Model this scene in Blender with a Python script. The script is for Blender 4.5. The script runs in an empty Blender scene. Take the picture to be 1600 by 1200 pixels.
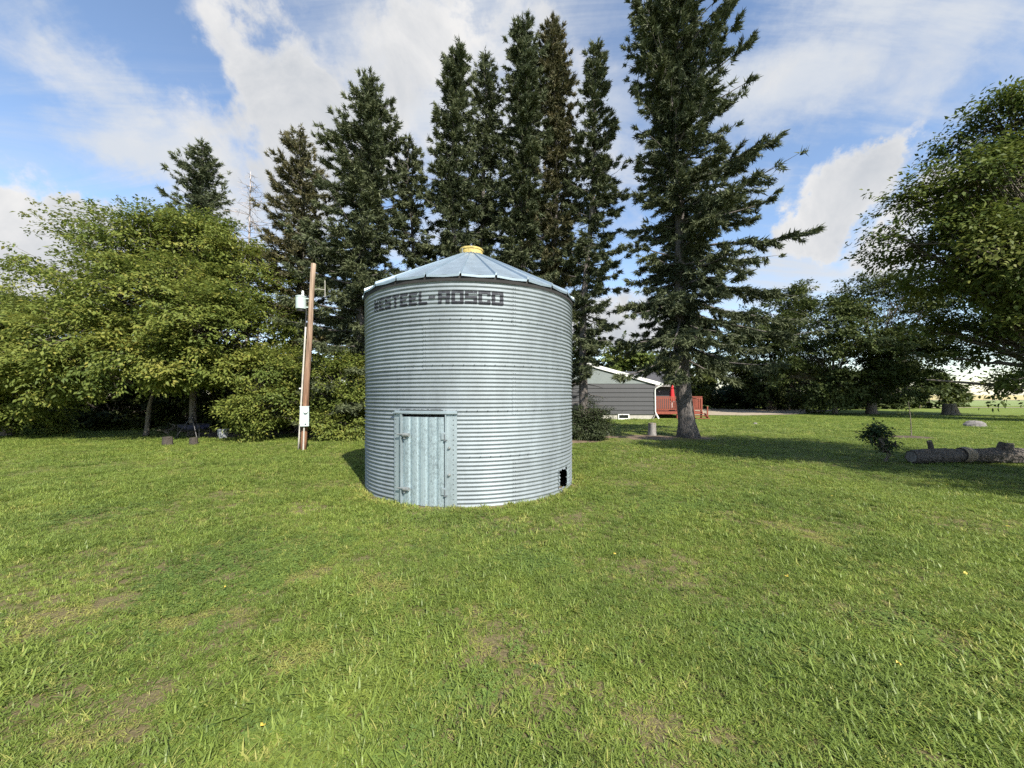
import bpy, math, random
import numpy as np

# ------------------------------------------------------------------ camera, sky, sun, exposure
scene = bpy.context.scene
COL = scene.collection
F = 601.0            # focal length in pixels of the 1600 wide picture
HV = 617.0           # row of the horizon
CH = 1.796           # eye height

cam_data = bpy.data.cameras.new('camera')
cam_data.sensor_width = 36.0
cam_data.lens = 36.0 * F / 1600.0
cam_data.shift_y = (HV - 600.0) / 1600.0
cam_data.clip_start = 0.05
cam_data.clip_end = 6000.0
cam = bpy.data.objects.new('camera', cam_data)
cam.location = (0, 0, CH)
cam.rotation_euler = (math.pi / 2, 0, 0)
COL.objects.link(cam)
scene.camera = cam

SUN_EL, SUN_AZ = 41.0, 151.0
EXPOSURE = 0.92
SKY_STRENGTH = 0.10
SUN_STRENGTH = 5.0
scene.render.engine = 'CYCLES'
scene.view_settings.view_transform = 'Standard'
scene.view_settings.look = 'None'
scene.view_settings.exposure = EXPOSURE
scene.view_settings.gamma = 1.0
scene.view_settings.use_curve_mapping = False
scene.cycles.max_bounces = 6
scene.cycles.diffuse_bounces = 3
scene.cycles.glossy_bounces = 3
scene.cycles.transmission_bounces = 4
scene.cycles.transparent_max_bounces = 8
scene.cycles.use_denoising = False

sun_d = bpy.data.lights.new('sun', 'SUN')
sun_d.energy = SUN_STRENGTH
sun_d.angle = math.radians(0.53)
sun_d.color = (1.0, 0.93, 0.82)
sun = bpy.data.objects.new('sun', sun_d)
_a = math.radians(SUN_AZ); _e = math.radians(SUN_EL)
SUNV = np.array([math.sin(_a) * math.cos(_e), math.cos(_a) * math.cos(_e), math.sin(_e)])
sun.rotation_euler = (math.pi / 2 - _e, 0, math.pi - _a)
COL.objects.link(sun)


def azel(u, v):
    x, z = (u - 800) / F, (HV - v) / F
    return math.atan(x), math.atan(z / math.hypot(1, x))


def build_world():
    w = bpy.data.worlds.new('World')
    scene.world = w
    w.use_nodes = True
    nt = w.node_tree
    nt.nodes.clear()
    N = nt.nodes.new
    L = nt.links.new

    def val(x, sock):
        if isinstance(x, (int, float)):
            sock.default_value = x
        else:
            L(x, sock)

    def m(op, a, b=0.0, c=None, clamp=False):
        n = N('ShaderNodeMath'); n.operation = op; n.use_clamp = clamp
        val(a, n.inputs[0]); val(b, n.inputs[1])
        if c is not None:
            val(c, n.inputs[2])
        return n.outputs[0]

    def vm(op, a, b):
        n = N('ShaderNodeVectorMath'); n.operation = op
        L(a, n.inputs[0])
        if isinstance(b, tuple):
            n.inputs[1].default_value = b
        else:
            L(b, n.inputs[1])
        return n.outputs[0]

    def noise(vec, scale, detail, rough, dist=0.0, color=False):
        n = N('ShaderNodeTexNoise')
        L(vec, n.inputs['Vector'])
        n.inputs['Scale'].default_value = scale
        n.inputs['Detail'].default_value = detail
        n.inputs['Roughness'].default_value = rough
        n.inputs['Distortion'].default_value = dist
        return n.outputs['Color'] if color else n.outputs['Fac']

    def smooth(x, lo, hi):
        n = N('ShaderNodeMapRange'); n.interpolation_type = 'SMOOTHSTEP'
        L(x, n.inputs['Value'])
        n.inputs['From Min'].default_value = lo
        n.inputs['From Max'].default_value = hi
        return n.outputs['Result']

    sky = N('ShaderNodeTexSky')
    sky.sky_type = 'NISHITA'
    sky.sun_disc = False
    sky.sun_elevation = math.radians(SUN_EL)
    sky.sun_rotation = math.radians(SUN_AZ)
    sky.altitude = 600
    sky.air_density = 1.0
    sky.dust_density = 0.6
    sky.ozone_density = 1.6

    tc = N('ShaderNodeTexCoord')
    sep = N('ShaderNodeSeparateXYZ')
    L(tc.outputs['Generated'], sep.inputs[0])
    X, Y, Z = sep.outputs
    az = m('ARCTAN2', X, Y)
    el = m('ARCSINE', Z)
    cmb = N('ShaderNodeCombineXYZ')
    L(az, cmb.inputs[0]); L(el, cmb.inputs[1])
    # the sheet of cloud above: direction carried to a level plane
    zz = m('ADD', m('MAXIMUM', Z, 0.0), 0.16)
    pl = N('ShaderNodeCombineXYZ')
    L(m('DIVIDE', X, zz), pl.inputs[0]); L(m('DIVIDE', Y, zz), pl.inputs[1])
    D = tc.outputs['Generated']
    warp = vm('SCALE', vm('SUBTRACT', noise(D, 5.5, 9, 0.62, 0, True), (0.5, 0.5, 0.5)), (0, 0, 0))
    warp.node.inputs['Scale'].default_value = 0.36
    P = vm('ADD', cmb.outputs[0], warp)

    def blob(u, v, ru, rv, rot=0.0):
        a0, e0 = azel(u, v)
        a1, _ = azel(u + ru, v); a2, _ = azel(u - ru, v)
        _, e1 = azel(u, v + rv); _, e2 = azel(u, v - rv)
        mp = N('ShaderNodeMapping'); mp.vector_type = 'TEXTURE'
        L(P, mp.inputs['Vector'])
        mp.inputs['Location'].default_value = (a0, e0, 0)
        mp.inputs['Rotation'].default_value = (0, 0, math.radians(rot))
        mp.inputs['Scale'].default_value = (abs(a1 - a2) / 2, abs(e1 - e2) / 2, 1)
        g = N('ShaderNodeTexGradient'); g.gradient_type = 'SPHERICAL'
        L(mp.outputs[0], g.inputs[0])
        return g.outputs['Fac']

    def total(items):
        acc = None
        for wgt, *b in items:
            t = m('MULTIPLY', blob(*b), wgt)
            acc = t if acc is None else m('ADD', acc, t)
        return acc

    cum = total(CUMULUS)
    veil = total(VEIL)
    f1 = noise(D, 5.0, 9, 0.62, 0.3)
    f2 = noise(pl.outputs[0], 1.0, 8, 0.6, 0.5)
    st = N('ShaderNodeMapping')
    L(pl.outputs[0], st.inputs[0])
    st.inputs['Rotation'].default_value = (0, 0, math.radians(62))
    st.inputs['Scale'].default_value = (0.55, 2.6, 1)
    f3 = noise(st.outputs[0], 1.6, 8, 0.62, 0.9)
    # heavy cloud
    d1 = m('ADD', cum, m('MULTIPLY', m('SUBTRACT', f1, 0.5), 2.0))
    a1 = smooth(d1, 0.08, 0.72)
    # veil
    d2 = m('ADD', veil, m('ADD', m('MULTIPLY', m('SUBTRACT', f3, 0.5), 2.6), m('MULTIPLY', m('SUBTRACT', f2, 0.5), 0.9)))
    a2 = m('MULTIPLY', smooth(d2, -0.05, 1.25), 0.95)
    # elsewhere over the back of the sky: broken cloud of the same kind
    a3 = m('MULTIPLY', smooth(f2, 0.46, 0.62), smooth(m('MULTIPLY', Y, -1.0), -0.25, 0.1))

    shade = m('MULTIPLY', m('SUBTRACT', noise(D, 6.0, 8, 0.62, 0.4), 0.5), 2.3)
    thick = smooth(d1, 0.3, 1.05)
    br = N('ShaderNodeMapRange')
    L(m('ADD', m('SUBTRACT', 0.78, m('MULTIPLY', thick, 0.20)), shade), br.inputs['Value'])
    br.inputs['From Min'].default_value = 0.1
    br.inputs['From Max'].default_value = 1.1
    ccol = N('ShaderNodeMix'); ccol.data_type = 'RGBA'
    L(br.outputs['Result'], ccol.inputs[0])
    k = CLOUD_VALUE
    ccol.inputs[6].default_value = (0.70 * k, 0.745 * k, 0.81 * k, 1)
    ccol.inputs[7].default_value = (1.12 * k, 1.11 * k, 1.10 * k, 1)

    def mix(fac, a, b):
        n = N('ShaderNodeMix'); n.data_type = 'RGBA'
        L(fac, n.inputs[0]); L(a, n.inputs[6])
        if isinstance(b, tuple):
            n.inputs[7].default_value = b
        else:
            L(b, n.inputs[7])
        return n.outputs[2]

    bl = N('ShaderNodeMix'); bl.data_type = 'RGBA'; bl.blend_type = 'MULTIPLY'
    bl.inputs[0].default_value = 1.0
    L(sky.outputs[0], bl.inputs[6])
    bl.inputs[7].default_value = SKY_TINT
    c = bl.outputs[2]
    c = mix(a2, c, (0.90 * k, 0.95 * k, 1.02 * k, 1))
    c = mix(a3, c, (0.80 * k, 0.83 * k, 0.86 * k, 1))
    c = mix(a1, c, ccol.outputs[2])
    bg = N('ShaderNodeBackground')
    L(c, bg.inputs[0])
    bg.inputs[1].default_value = SKY_STRENGTH
    out = N('ShaderNodeOutputWorld')
    L(bg.outputs[0], out.inputs[0])


# weight, centre (u, v), radii, tilt: the clouds of the photograph, placed by direction
CUMULUS = [
    (2.2, 20, 405, 230, 165, 0), (1.3, 150, 395, 110, 85, -20), (0.7, -90, 420, 200, 170, 0),
    (1.0, 560, 190, 230, 130, 20), (1.0, 470, 260, 170, 110, 10), (1.0, 370, 70, 190, 100, -35), (0.9, 620, 60, 170, 110, 0), (0.7, 760, 60, 150, 90, 0),
    (0.6, 450, 330, 160, 60, 0), (0.5, 900, 90, 120, 110, 0),
    (1.4, 1310, 305, 150, 75, 26), (0.9, 1385, 240, 100, 40, 32), (0.9, 1480, 305, 100, 50, 25), (0.8, 1270, 350, 110, 55, 0),
    (1.3, 970, 500, 170, 80, 0), (0.8, 1425, 385, 80, 55, 0), (0.5, 1200, 110, 140, 90, 0),
]
VEIL = [
    (0.9, 1350, 60, 420, 190, 0), (0.7, 1520, 120, 260, 150, 0), (0.6, 1180, 160, 200, 200, 0), (0.9, 1250, 430, 300, 110, 0),
    (0.7, 250, 230, 260, 90, -28), (0.6, 120, 60, 220, 90, -30), (0.8, 330, 320, 260, 80, -20), (1.3, 760, 170, 420, 300, 0),
    (0.9, 600, 480, 700, 160, 0),
]
CLOUD_VALUE = 4.25
SKY_TINT = (1.42, 1.38, 1.34, 1)
build_world()

R_ = random.Random(7)
rng = np.random.default_rng(11)


def X(u, Y):
    return (u - 800.0) / F * Y


def Zv(v, Y):
    return CH + (HV - v) / F * Y


def YG(v):
    return CH * F / (v - HV)


# ------------------------------------------------------------------ mesh helpers
class MB:
    """collects verts and faces (arrays of quads / tris / n-gons), builds ONE mesh object"""

    def __init__(self):
        self.v = []; self.f = []; self.n = 0

    def add(self, verts, faces):
        verts = np.asarray(verts, float).reshape(-1, 3)
        self.v.append(verts)
        for f in faces:
            self.f.append(tuple(int(i) + self.n for i in f))
        self.n += len(verts)
        return self

    def box(self, c, s, rz=0.0, bevel=0.0):
        x, y, z = (k / 2 for k in s)
        if bevel:
            b = bevel
            pts = []
            for zz, ins in ((-z, b), (-z + b, 0), (z - b, 0), (z, b)):
                xx, yy = x - ins, y - ins
                pts += [(-xx, -yy, zz), (xx, -yy, zz), (xx, yy, zz), (-xx, yy, zz)]
            fs = [(3, 2, 1, 0), (12, 13, 14, 15)]
            for k in range(3):
                for j in range(4):
                    a = 4 * k + j; a2 = 4 * k + (j + 1) % 4
                    fs.append((a, a2, a2 + 4, a + 4))
        else:
            pts = [(-x, -y, -z), (x, -y, -z), (x, y, -z), (-x, y, -z), (-x, -y, z), (x, -y, z), (x, y, z), (-x, y, z)]
            fs = [(3, 2, 1, 0), (4, 5, 6, 7), (0, 1, 5, 4), (1, 2, 6, 5), (2, 3, 7, 6), (3, 0, 4, 7)]
        p = np.array(pts)
        if rz:
            ca, sa = math.cos(rz), math.sin(rz)
            p = np.stack([p[:, 0] * ca - p[:, 1] * sa, p[:, 0] * sa + p[:, 1] * ca, p[:, 2]], 1)
        return self.add(p + np.array(c), fs)

    def tube(self, pts, rad, sides=8, jitter=0.0, cap=True, rg=None, flute=None):
        pts = np.asarray(pts, float)
        n = len(pts)
        rad = np.broadcast_to(np.asarray(rad, float), (n,))
        t = np.gradient(pts, axis=0)
        t /= np.linalg.norm(t, axis=1)[:, None] + 1e-9
        ref = np.array([0, 0, 1.0]) if abs(t[0][2]) < 0.8 else np.array([1.0, 0, 0])
        vs = []
        ang = np.arange(sides) / sides * 2 * math.pi
        a = np.cross(t[0], ref); a /= np.linalg.norm(a)
        for i in range(n):
            a = a - t[i] * np.dot(a, t[i]); a /= np.linalg.norm(a) + 1e-9
            b = np.cross(t[i], a)
            r = rad[i] * np.ones(sides)
            if flute is not None:
                r = r * flute(i / (n - 1), ang)
            if jitter:
                r = r * (1 + (rg or rng).uniform(-jitter, jitter, sides))
            vs.append(pts[i] + np.cos(ang)[:, None] * a * r[:, None] + np.sin(ang)[:, None] * b * r[:, None])
        fs = []
        for i in range(n - 1):
            for j in range(sides):
                k = (j + 1) % sides
                fs.append((i * sides + j, i * sides + k, (i + 1) * sides + k, (i + 1) * sides + j))
        if cap:
            fs.append(tuple(range(sides - 1, -1, -1)))
            fs.append(tuple((n - 1) * sides + j for j in range(sides)))
        return self.add(np.concatenate(vs), fs)

    def lathe(self, prof, sides=24, c=(0, 0, 0)):
        ang = np.arange(sides) / sides * 2 * math.pi
        vs = []
        for r, z in prof:
            vs.append(np.stack([r * np.cos(ang), r * np.sin(ang), np.full(sides, z)], 1))
        fs = []
        for i in range(len(prof) - 1):
            for j in range(sides):
                k = (j + 1) % sides
                fs.append((i * sides + j, i * sides + k, (i + 1) * sides + k, (i + 1) * sides + j))
        fs.append(tuple(range(sides - 1, -1, -1)))
        fs.append(tuple((len(prof) - 1) * sides + j for j in range(sides)))
        return self.add(np.concatenate(vs) + np.array(c), fs)

    def grid(self, P):
        """P (rows, cols, 3)"""
        r, c, _ = P.shape
        fs = []
        for i in range(r - 1):
            for j in range(c - 1):
                fs.append((i * c + j, i * c + j + 1, (i + 1) * c + j + 1, (i + 1) * c + j))
        return self.add(P.reshape(-1, 3), fs)

    def mesh(self, name, smooth=False):
        me = bpy.data.meshes.new(name)
        V = np.concatenate(self.v) if self.v else np.zeros((0, 3))
        me.from_pydata(V.tolist(), [], self.f)
        if smooth:
            me.polygons.foreach_set('use_smooth', [True] * len(me.polygons))
        me.update()
        return me

    def build(self, name, mat, parent=None, smooth=False, loc=None):
        return link(name, self.mesh(name, smooth), mat, parent, loc)


def link(name, me, mat, parent=None, loc=None):
    if mat is not None and len(me.materials) == 0:
        me.materials.append(mat)
    o = bpy.data.objects.new(name, me)
    COL.objects.link(o)
    if parent is not None:
        o.parent = parent
    if loc is not None:
        o.location = loc
    return o


def quads_mesh(name, V, tint=None, smooth=False):
    """V (n,4,3) loose quads -> mesh, fast; tint per quad"""
    n, q = V.shape[:2]
    me = bpy.data.meshes.new(name)
    me.vertices.add(n * q)
    me.vertices.foreach_set('co', V.astype(np.float32).reshape(-1))
    me.loops.add(n * q)
    me.loops.foreach_set('vertex_index', np.arange(n * q, dtype=np.int32))
    me.polygons.add(n)
    me.polygons.foreach_set('loop_start', np.arange(0, n * q, q, dtype=np.int32))
    me.polygons.foreach_set('loop_total', np.full(n, q, dtype=np.int32))
    if tint is not None:
        at = me.attributes.new('tint', 'FLOAT', 'FACE')
        at.data.foreach_set('value', tint.astype(np.float32))
    me.update(calc_edges=True)
    return me


def empty(name, loc, label, cat, group=None, rz=0.0):
    o = bpy.data.objects.new(name, None)
    COL.objects.link(o)
    o.location = loc
    o.rotation_euler = (0, 0, rz)
    o.empty_display_size = 0.3
    return tag(o, label, cat, group)


def tag(o, label=None, cat=None, group=None, kind=None):
    if label: o['label'] = label
    if cat: o['category'] = cat
    if group: o['group'] = group
    if kind: o['kind'] = kind
    return o


def copy_tree(o, loc, rz=0.0, label=None, sc=None):
    c = o.copy(); COL.objects.link(c)
    c.location = loc; c.rotation_euler = (0, 0, rz)
    if sc: c.scale = sc
    if label: c['label'] = label
    for ch in list(o.children):
        d = ch.copy(); COL.objects.link(d); d.parent = c
    return c


# ------------------------------------------------------------------ materials
def new_mat(name):
    mt = bpy.data.materials.new(name)
    mt.use_nodes = True
    nt = mt.node_tree
    b = nt.nodes['Principled BSDF']
    return mt, nt, b


def ramp(nt, fac, stops):
    r = nt.nodes.new('ShaderNodeValToRGB')
    cr = r.color_ramp
    while len(cr.elements) < len(stops):
        cr.elements.new(0.5)
    for e, (p, c) in zip(cr.elements, stops):
        e.position = p
        e.color = (*c, 1)
    nt.links.new(fac, r.inputs[0])
    return r.outputs[0]


def tex(nt, kind, scale, detail=4, rough=0.55, vec='Object', stretch=None, dist=0.0):
    tc = nt.nodes.new('ShaderNodeTexCoord')
    if vec == 'World':
        g = nt.nodes.new('ShaderNodeNewGeometry'); src = g.outputs['Position']
    else:
        src = tc.outputs[vec]
    if stretch:
        mp = nt.nodes.new('ShaderNodeMapping')
        mp.inputs['Scale'].default_value = stretch
        nt.links.new(src, mp.inputs[0]); src = mp.outputs[0]
    if kind == 'noise':
        n = nt.nodes.new('ShaderNodeTexNoise')
        n.inputs['Detail'].default_value = detail
        n.inputs['Roughness'].default_value = rough
        n.inputs['Distortion'].default_value = dist
    else:
        n = nt.nodes.new('ShaderNodeTexVoronoi')
    n.inputs['Scale'].default_value = scale
    nt.links.new(src, n.inputs['Vector'])
    return n


def bump(nt, b, height, strength=0.4, dist=0.02):
    n = nt.nodes.new('ShaderNodeBump')
    n.inputs['Strength'].default_value = strength
    n.inputs['Distance'].default_value = dist
    nt.links.new(height, n.inputs['Height'])
    nt.links.new(n.outputs[0], b.inputs['Normal'])


def simple(name, col, rough=0.6, metal=0.0, var=0.2, scale=6.0, bmp=0.0, stretch=None):
    mt, nt, b = new_mat(name)
    n = tex(nt, 'noise', scale, 6, 0.6, stretch=stretch)
    lo = tuple(c * (1 - var) for c in col); hi = tuple(min(1, c * (1 + var)) for c in col)
    nt.links.new(ramp(nt, n.outputs['Fac'], [(0.3, lo), (0.7, hi)]), b.inputs['Base Color'])
    b.inputs['Roughness'].default_value = rough
    b.inputs['Metallic'].default_value = metal
    if bmp:
        bump(nt, b, n.outputs['Fac'], bmp)
    return mt


def mat_leaf(name, dark, mid, light, trans=0.35, rough=0.6):
    mt, nt, b = new_mat(name)
    at = nt.nodes.new('ShaderNodeAttribute'); at.attribute_name = 'tint'
    c = ramp(nt, at.outputs['Fac'], [(0.0, dark), (0.5, mid), (1.0, light)])
    nt.links.new(c, b.inputs['Base Color'])
    b.inputs['Roughness'].default_value = rough
    b.inputs['Specular IOR Level'].default_value = 0.25
    t = nt.nodes.new('ShaderNodeBsdfTranslucent')
    nt.links.new(c, t.inputs[0])
    mx = nt.nodes.new('ShaderNodeMixShader')
    mx.inputs[0].default_value = trans
    nt.links.new(b.outputs[0], mx.inputs[1]); nt.links.new(t.outputs[0], mx.inputs[2])
    nt.links.new(mx.outputs[0], nt.nodes['Material Output'].inputs[0])
    return mt


def mat_bark(name, dark, light, scale=9.0, strength=0.9):
    mt, nt, b = new_mat(name)
    n1 = tex(nt, 'noise', scale, 8, 0.7, stretch=(1, 1, 0.25), dist=0.6)
    n2 = tex(nt, 'voronoi', scale * 1.6, stretch=(1, 1, 0.3))
    mx = nt.nodes.new('ShaderNodeMath'); mx.operation = 'MULTIPLY'
    nt.links.new(n1.outputs['Fac'], mx.inputs[0]); nt.links.new(n2.outputs['Distance'], mx.inputs[1])
    ad = nt.nodes.new('ShaderNodeMath'); ad.operation = 'MULTIPLY_ADD'
    nt.links.new(mx.outputs[0], ad.inputs[0]); ad.inputs[1].default_value = 1.3
    nt.links.new(n1.outputs['Fac'], ad.inputs[2])
    nt.links.new(ramp(nt, ad.outputs[0], [(0.35, dark), (0.85, light)]), b.inputs['Base Color'])
    b.inputs['Roughness'].default_value = 0.9
    bump(nt, b, ad.outputs[0], strength, 0.04)
    return mt


def mat_galv(name, base, rough, metal, spangle=0.0, streak=0.25, vary=0.0):
    mt, nt, b = new_mat(name)
    n1 = tex(nt, 'noise', 2.2, 6, 0.6, stretch=(1.6, 1.6, 0.35), dist=0.4)
    n2 = tex(nt, 'noise', 26, 4, 0.6)
    ad = nt.nodes.new('ShaderNodeMath'); ad.operation = 'MULTIPLY_ADD'
    nt.links.new(n2.outputs['Fac'], ad.inputs[0]); ad.inputs[1].default_value = 0.35
    nt.links.new(n1.outputs['Fac'], ad.inputs[2])
    fac = ad.outputs[0]
    if spangle:
        vz = tex(nt, 'voronoi', 60.0, stretch=(1, 1, 0.55))
        sp = nt.nodes.new('ShaderNodeSeparateColor')
        nt.links.new(vz.outputs['Color'], sp.inputs[0])
        a2 = nt.nodes.new('ShaderNodeMath'); a2.operation = 'MULTIPLY_ADD'
        nt.links.new(sp.outputs[0], a2.inputs[0]); a2.inputs[1].default_value = spangle
        nt.links.new(fac, a2.inputs[2]); fac = a2.outputs[0]
    if vary:
        oi = nt.nodes.new('ShaderNodeObjectInfo')
        a3 = nt.nodes.new('ShaderNodeMath'); a3.operation = 'MULTIPLY_ADD'
        nt.links.new(oi.outputs['Random'], a3.inputs[0]); a3.inputs[1].default_value = 2.4 * vary
        nt.links.new(fac, a3.inputs[2])
        a4 = nt.nodes.new('ShaderNodeMath'); a4.operation = 'ADD'; a4.inputs[1].default_value = -1.2 * vary
        nt.links.new(a3.outputs[0], a4.inputs[0]); fac = a4.outputs[0]
    lo = tuple(c * (1 - streak) for c in base); hi = tuple(min(1, c * (1 + streak)) for c in base)
    nt.links.new(ramp(nt, fac, [(0.35, lo), (1.05 if not spangle else 1.2, hi)]), b.inputs['Base Color'])
    b.inputs['Metallic'].default_value = metal
    rr = nt.nodes.new('ShaderNodeMapRange')
    nt.links.new(n1.outputs['Fac'], rr.inputs[0])
    rr.inputs[3].default_value = rough - 0.07; rr.inputs[4].default_value = rough + 0.09
    nt.links.new(rr.outputs[0], b.inputs['Roughness'])
    return mt


BIN_C = (-0.8756, 8.289)


def world_fac(nt, scale, detail=5, lo=0.35, hi=0.65):
    n = tex(nt, 'noise', scale, detail, 0.6, vec='World')
    r = nt.nodes.new('ShaderNodeMapRange')
    nt.links.new(n.outputs['Fac'], r.inputs[0])
    r.inputs[1].default_value = lo; r.inputs[2].default_value = hi
    return r.outputs[0]


def mixc(nt, fac, a, b):
    n = nt.nodes.new('ShaderNodeMix'); n.data_type = 'RGBA'
    if isinstance(fac, float): n.inputs[0].default_value = fac
    else: nt.links.new(fac, n.inputs[0])
    for k, c in ((6, a), (7, b)):
        if isinstance(c, tuple): n.inputs[k].default_value = (*c, 1)
        else: nt.links.new(c, n.inputs[k])
    return n.outputs[2]


LIME, GREEN, DEEP, STRAW = (0.248, 0.308, 0.066), (0.155, 0.220, 0.048), (0.125, 0.215, 0.064), (0.26, 0.20, 0.095)


def mat_grass():
    mt, nt, b = new_mat('grass_blade')
    at = nt.nodes.new('ShaderNodeAttribute'); at.attribute_name = 'tint'; at.attribute_type = 'INSTANCER'
    c = mixc(nt, world_fac(nt, 0.55), GREEN, LIME)
    c = mixc(nt, world_fac(nt, 4.0, 3, 0.3, 0.75), c, (0.200, 0.278, 0.055))
    c2 = ramp(nt, at.outputs['Fac'], [(0.0, (0.62, 0.66, 0.70)), (0.5, (1.0, 1.0, 1.0)), (0.88, (1.25, 1.22, 1.1)), (0.93, (1.75, 1.35, 1.8))])
    mu = nt.nodes.new('ShaderNodeMix'); mu.data_type = 'RGBA'; mu.blend_type = 'MULTIPLY'; mu.inputs[0].default_value = 1
    nt.links.new(c, mu.inputs[6]); nt.links.new(c2, mu.inputs[7])
    cl = nt.nodes.new('ShaderNodeAttribute'); cl.attribute_name = 'clover'; cl.attribute_type = 'INSTANCER'
    c = mixc(nt, cl.outputs['Fac'], mu.outputs[2], DEEP)
    nt.links.new(c, b.inputs['Base Color'])
    b.inputs['Roughness'].default_value = 0.45
    b.inputs['Specular IOR Level'].default_value = 0.35
    t = nt.nodes.new('ShaderNodeBsdfTranslucent'); nt.links.new(c, t.inputs[0])
    mx = nt.nodes.new('ShaderNodeMixShader'); mx.inputs[0].default_value = 0.4
    nt.links.new(b.outputs[0], mx.inputs[1]); nt.links.new(t.outputs[0], mx.inputs[2])
    nt.links.new(mx.outputs[0], nt.nodes['Material Output'].inputs[0])
    return mt


def mat_ground():
    mt, nt, b = new_mat('lawn_ground')
    soil = ramp(nt, tex(nt, 'noise', 55, 8, 0.75, vec='World', dist=1.5).outputs['Fac'], [(0.32, (0.06, 0.045, 0.028)), (0.5, (0.13, 0.10, 0.06)), (0.72, (0.26, 0.21, 0.13))])
    turf = mixc(nt, world_fac(nt, 0.55), GREEN, LIME)
    turf = mixc(nt, world_fac(nt, 30.0, 6, 0.3, 0.7), (0.07, 0.095, 0.022), turf)
    g = nt.nodes.new('ShaderNodeNewGeometry')
    d = nt.nodes.new('ShaderNodeVectorMath'); d.operation = 'DISTANCE'
    nt.links.new(g.outputs['Position'], d.inputs[0]); d.inputs[1].default_value = (0, 0, 0)
    far = nt.nodes.new('ShaderNodeMapRange')
    nt.links.new(d.outputs['Value'], far.inputs[0])
    far.inputs[1].default_value = 6.0; far.inputs[2].default_value = 30.0
    far.inputs[3].default_value = 0.12; far.inputs[4].default_value = 1.0
    c = mixc(nt, far.outputs[0], soil, turf)
    db = nt.nodes.new('ShaderNodeVectorMath'); db.operation = 'DISTANCE'
    nt.links.new(g.outputs['Position'], db.inputs[0]); db.inputs[1].default_value = (BIN_C[0], BIN_C[1], 0)
    rim = nt.nodes.new('ShaderNodeMapRange')
    nt.links.new(db.outputs['Value'], rim.inputs[0])
    rim.inputs[1].default_value = 2.2; rim.inputs[2].default_value = 2.45
    rim.inputs[3].default_value = 1.0; rim.inputs[4].default_value = 0.0
    c = mixc(nt, rim.outputs[0], c, (0.17, 0.13, 0.085))
    nt.links.new(c, b.inputs['Base Color'])
    b.inputs['Roughness'].default_value = 0.95
    b.inputs['Specular IOR Level'].default_value = 0.1
    bump(nt, b, tex(nt, 'noise', 25, 6, 0.7, vec='World').outputs['Fac'], 0.6, 0.03)
    return mt


M = {}
M['galv'] = mat_galv('galvanised_wall', (0.215, 0.25, 0.27), 0.62, 0.38, vary=0.10)
M['galv_roof'] = mat_galv('galvanised_roof', (0.36, 0.44, 0.50), 0.5, 0.75, streak=0.10)
M['galv_door'] = mat_galv('galvanised_door', (0.27, 0.335, 0.36), 0.55, 0.5, spangle=0.6, streak=0.36)
M['galv_frame'] = mat_galv('galvanised_frame', (0.29, 0.35, 0.375), 0.55, 0.5, spangle=0.15)
M['bolt'] = simple('bolt_steel', (0.10, 0.115, 0.125), 0.75, 0.2)
M['hinge'] = simple('hinge_steel', (0.22, 0.24, 0.24), 0.65, 0.4, 0.3, 30)
M['ink'] = simple('black_lettering', (0.02, 0.023, 0.032), 0.75, 0.0, 0.5, 30)
_nt = M['ink'].node_tree
_w = tex(_nt, 'noise', 22, 8, 0.75, stretch=(1, 1, 0.6))
_nt.links.new(ramp(_nt, _w.outputs['Fac'], [(0.40, (0.016, 0.018, 0.026)), (0.60, (0.035, 0.04, 0.05)), (0.70, (0.20, 0.23, 0.25))]), _nt.nodes['Principled BSDF'].inputs['Base Color'])
M['yellow'] = simple('yellow_paint', (0.48, 0.37, 0.12), 0.65, 0.0, 0.4, 14)
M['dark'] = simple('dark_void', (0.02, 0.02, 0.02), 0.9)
M['ground'] = mat_ground()
M['grass'] = mat_grass()
M['gravel'] = simple('gravel', (0.30, 0.25, 0.18), 0.95, 0, 0.3, 3, 0.5)
M['stubble'] = simple('stubble_field', (0.42, 0.35, 0.15), 0.95, 0, 0.15, 0.05)
M['pasture'] = simple('pasture', (0.17, 0.22, 0.06), 0.95, 0, 0.2, 0.08)
M['mulch'] = simple('mulch', (0.075, 0.052, 0.035), 0.95, 0, 0.5, 12, 0.8)
M['litter'] = simple('needle_litter', (0.14, 0.10, 0.065), 0.95, 0, 0.45, 5, 0.6)
M['bark_spruce'] = mat_bark('spruce_bark', (0.028, 0.024, 0.022), (0.125, 0.112, 0.104), 9)
M['bark_maple'] = mat_bark('maple_bark', (0.035, 0.028, 0.022), (0.16, 0.14, 0.115), 9)
M['bark_dead'] = mat_bark('dead_bark', (0.22, 0.19, 0.18), (0.42, 0.38, 0.37), 10)
M['bark_log'] = mat_bark('log_bark', (0.014, 0.012, 0.011), (0.120, 0.105, 0.092), 18, 1.0)
M['cutwood'] = simple('cut_wood', (0.22, 0.18, 0.13), 0.85, 0, 0.4, 18, 0.3)
M['greywood'] = simple('weathered_wood', (0.20, 0.19, 0.18), 0.9, 0, 0.35, 16, 0.5, (1, 1, 0.2))
M['needle'] = mat_leaf('spruce_needle', (0.040, 0.054, 0.031), (0.077, 0.096, 0.047), (0.124, 0.140, 0.066), 0.12, 0.6)
M['needle_brown'] = mat_leaf('spruce_needle_brown', (0.052, 0.055, 0.030), (0.094, 0.096, 0.045), (0.145, 0.122, 0.058), 0.12, 0.6)
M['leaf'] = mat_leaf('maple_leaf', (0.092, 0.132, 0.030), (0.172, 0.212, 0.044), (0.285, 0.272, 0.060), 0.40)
M['leaf_mid'] = mat_leaf('maple_leaf_mid', (0.050, 0.080, 0.020), (0.100, 0.135, 0.028), (0.170, 0.185, 0.040), 0.34)
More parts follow.
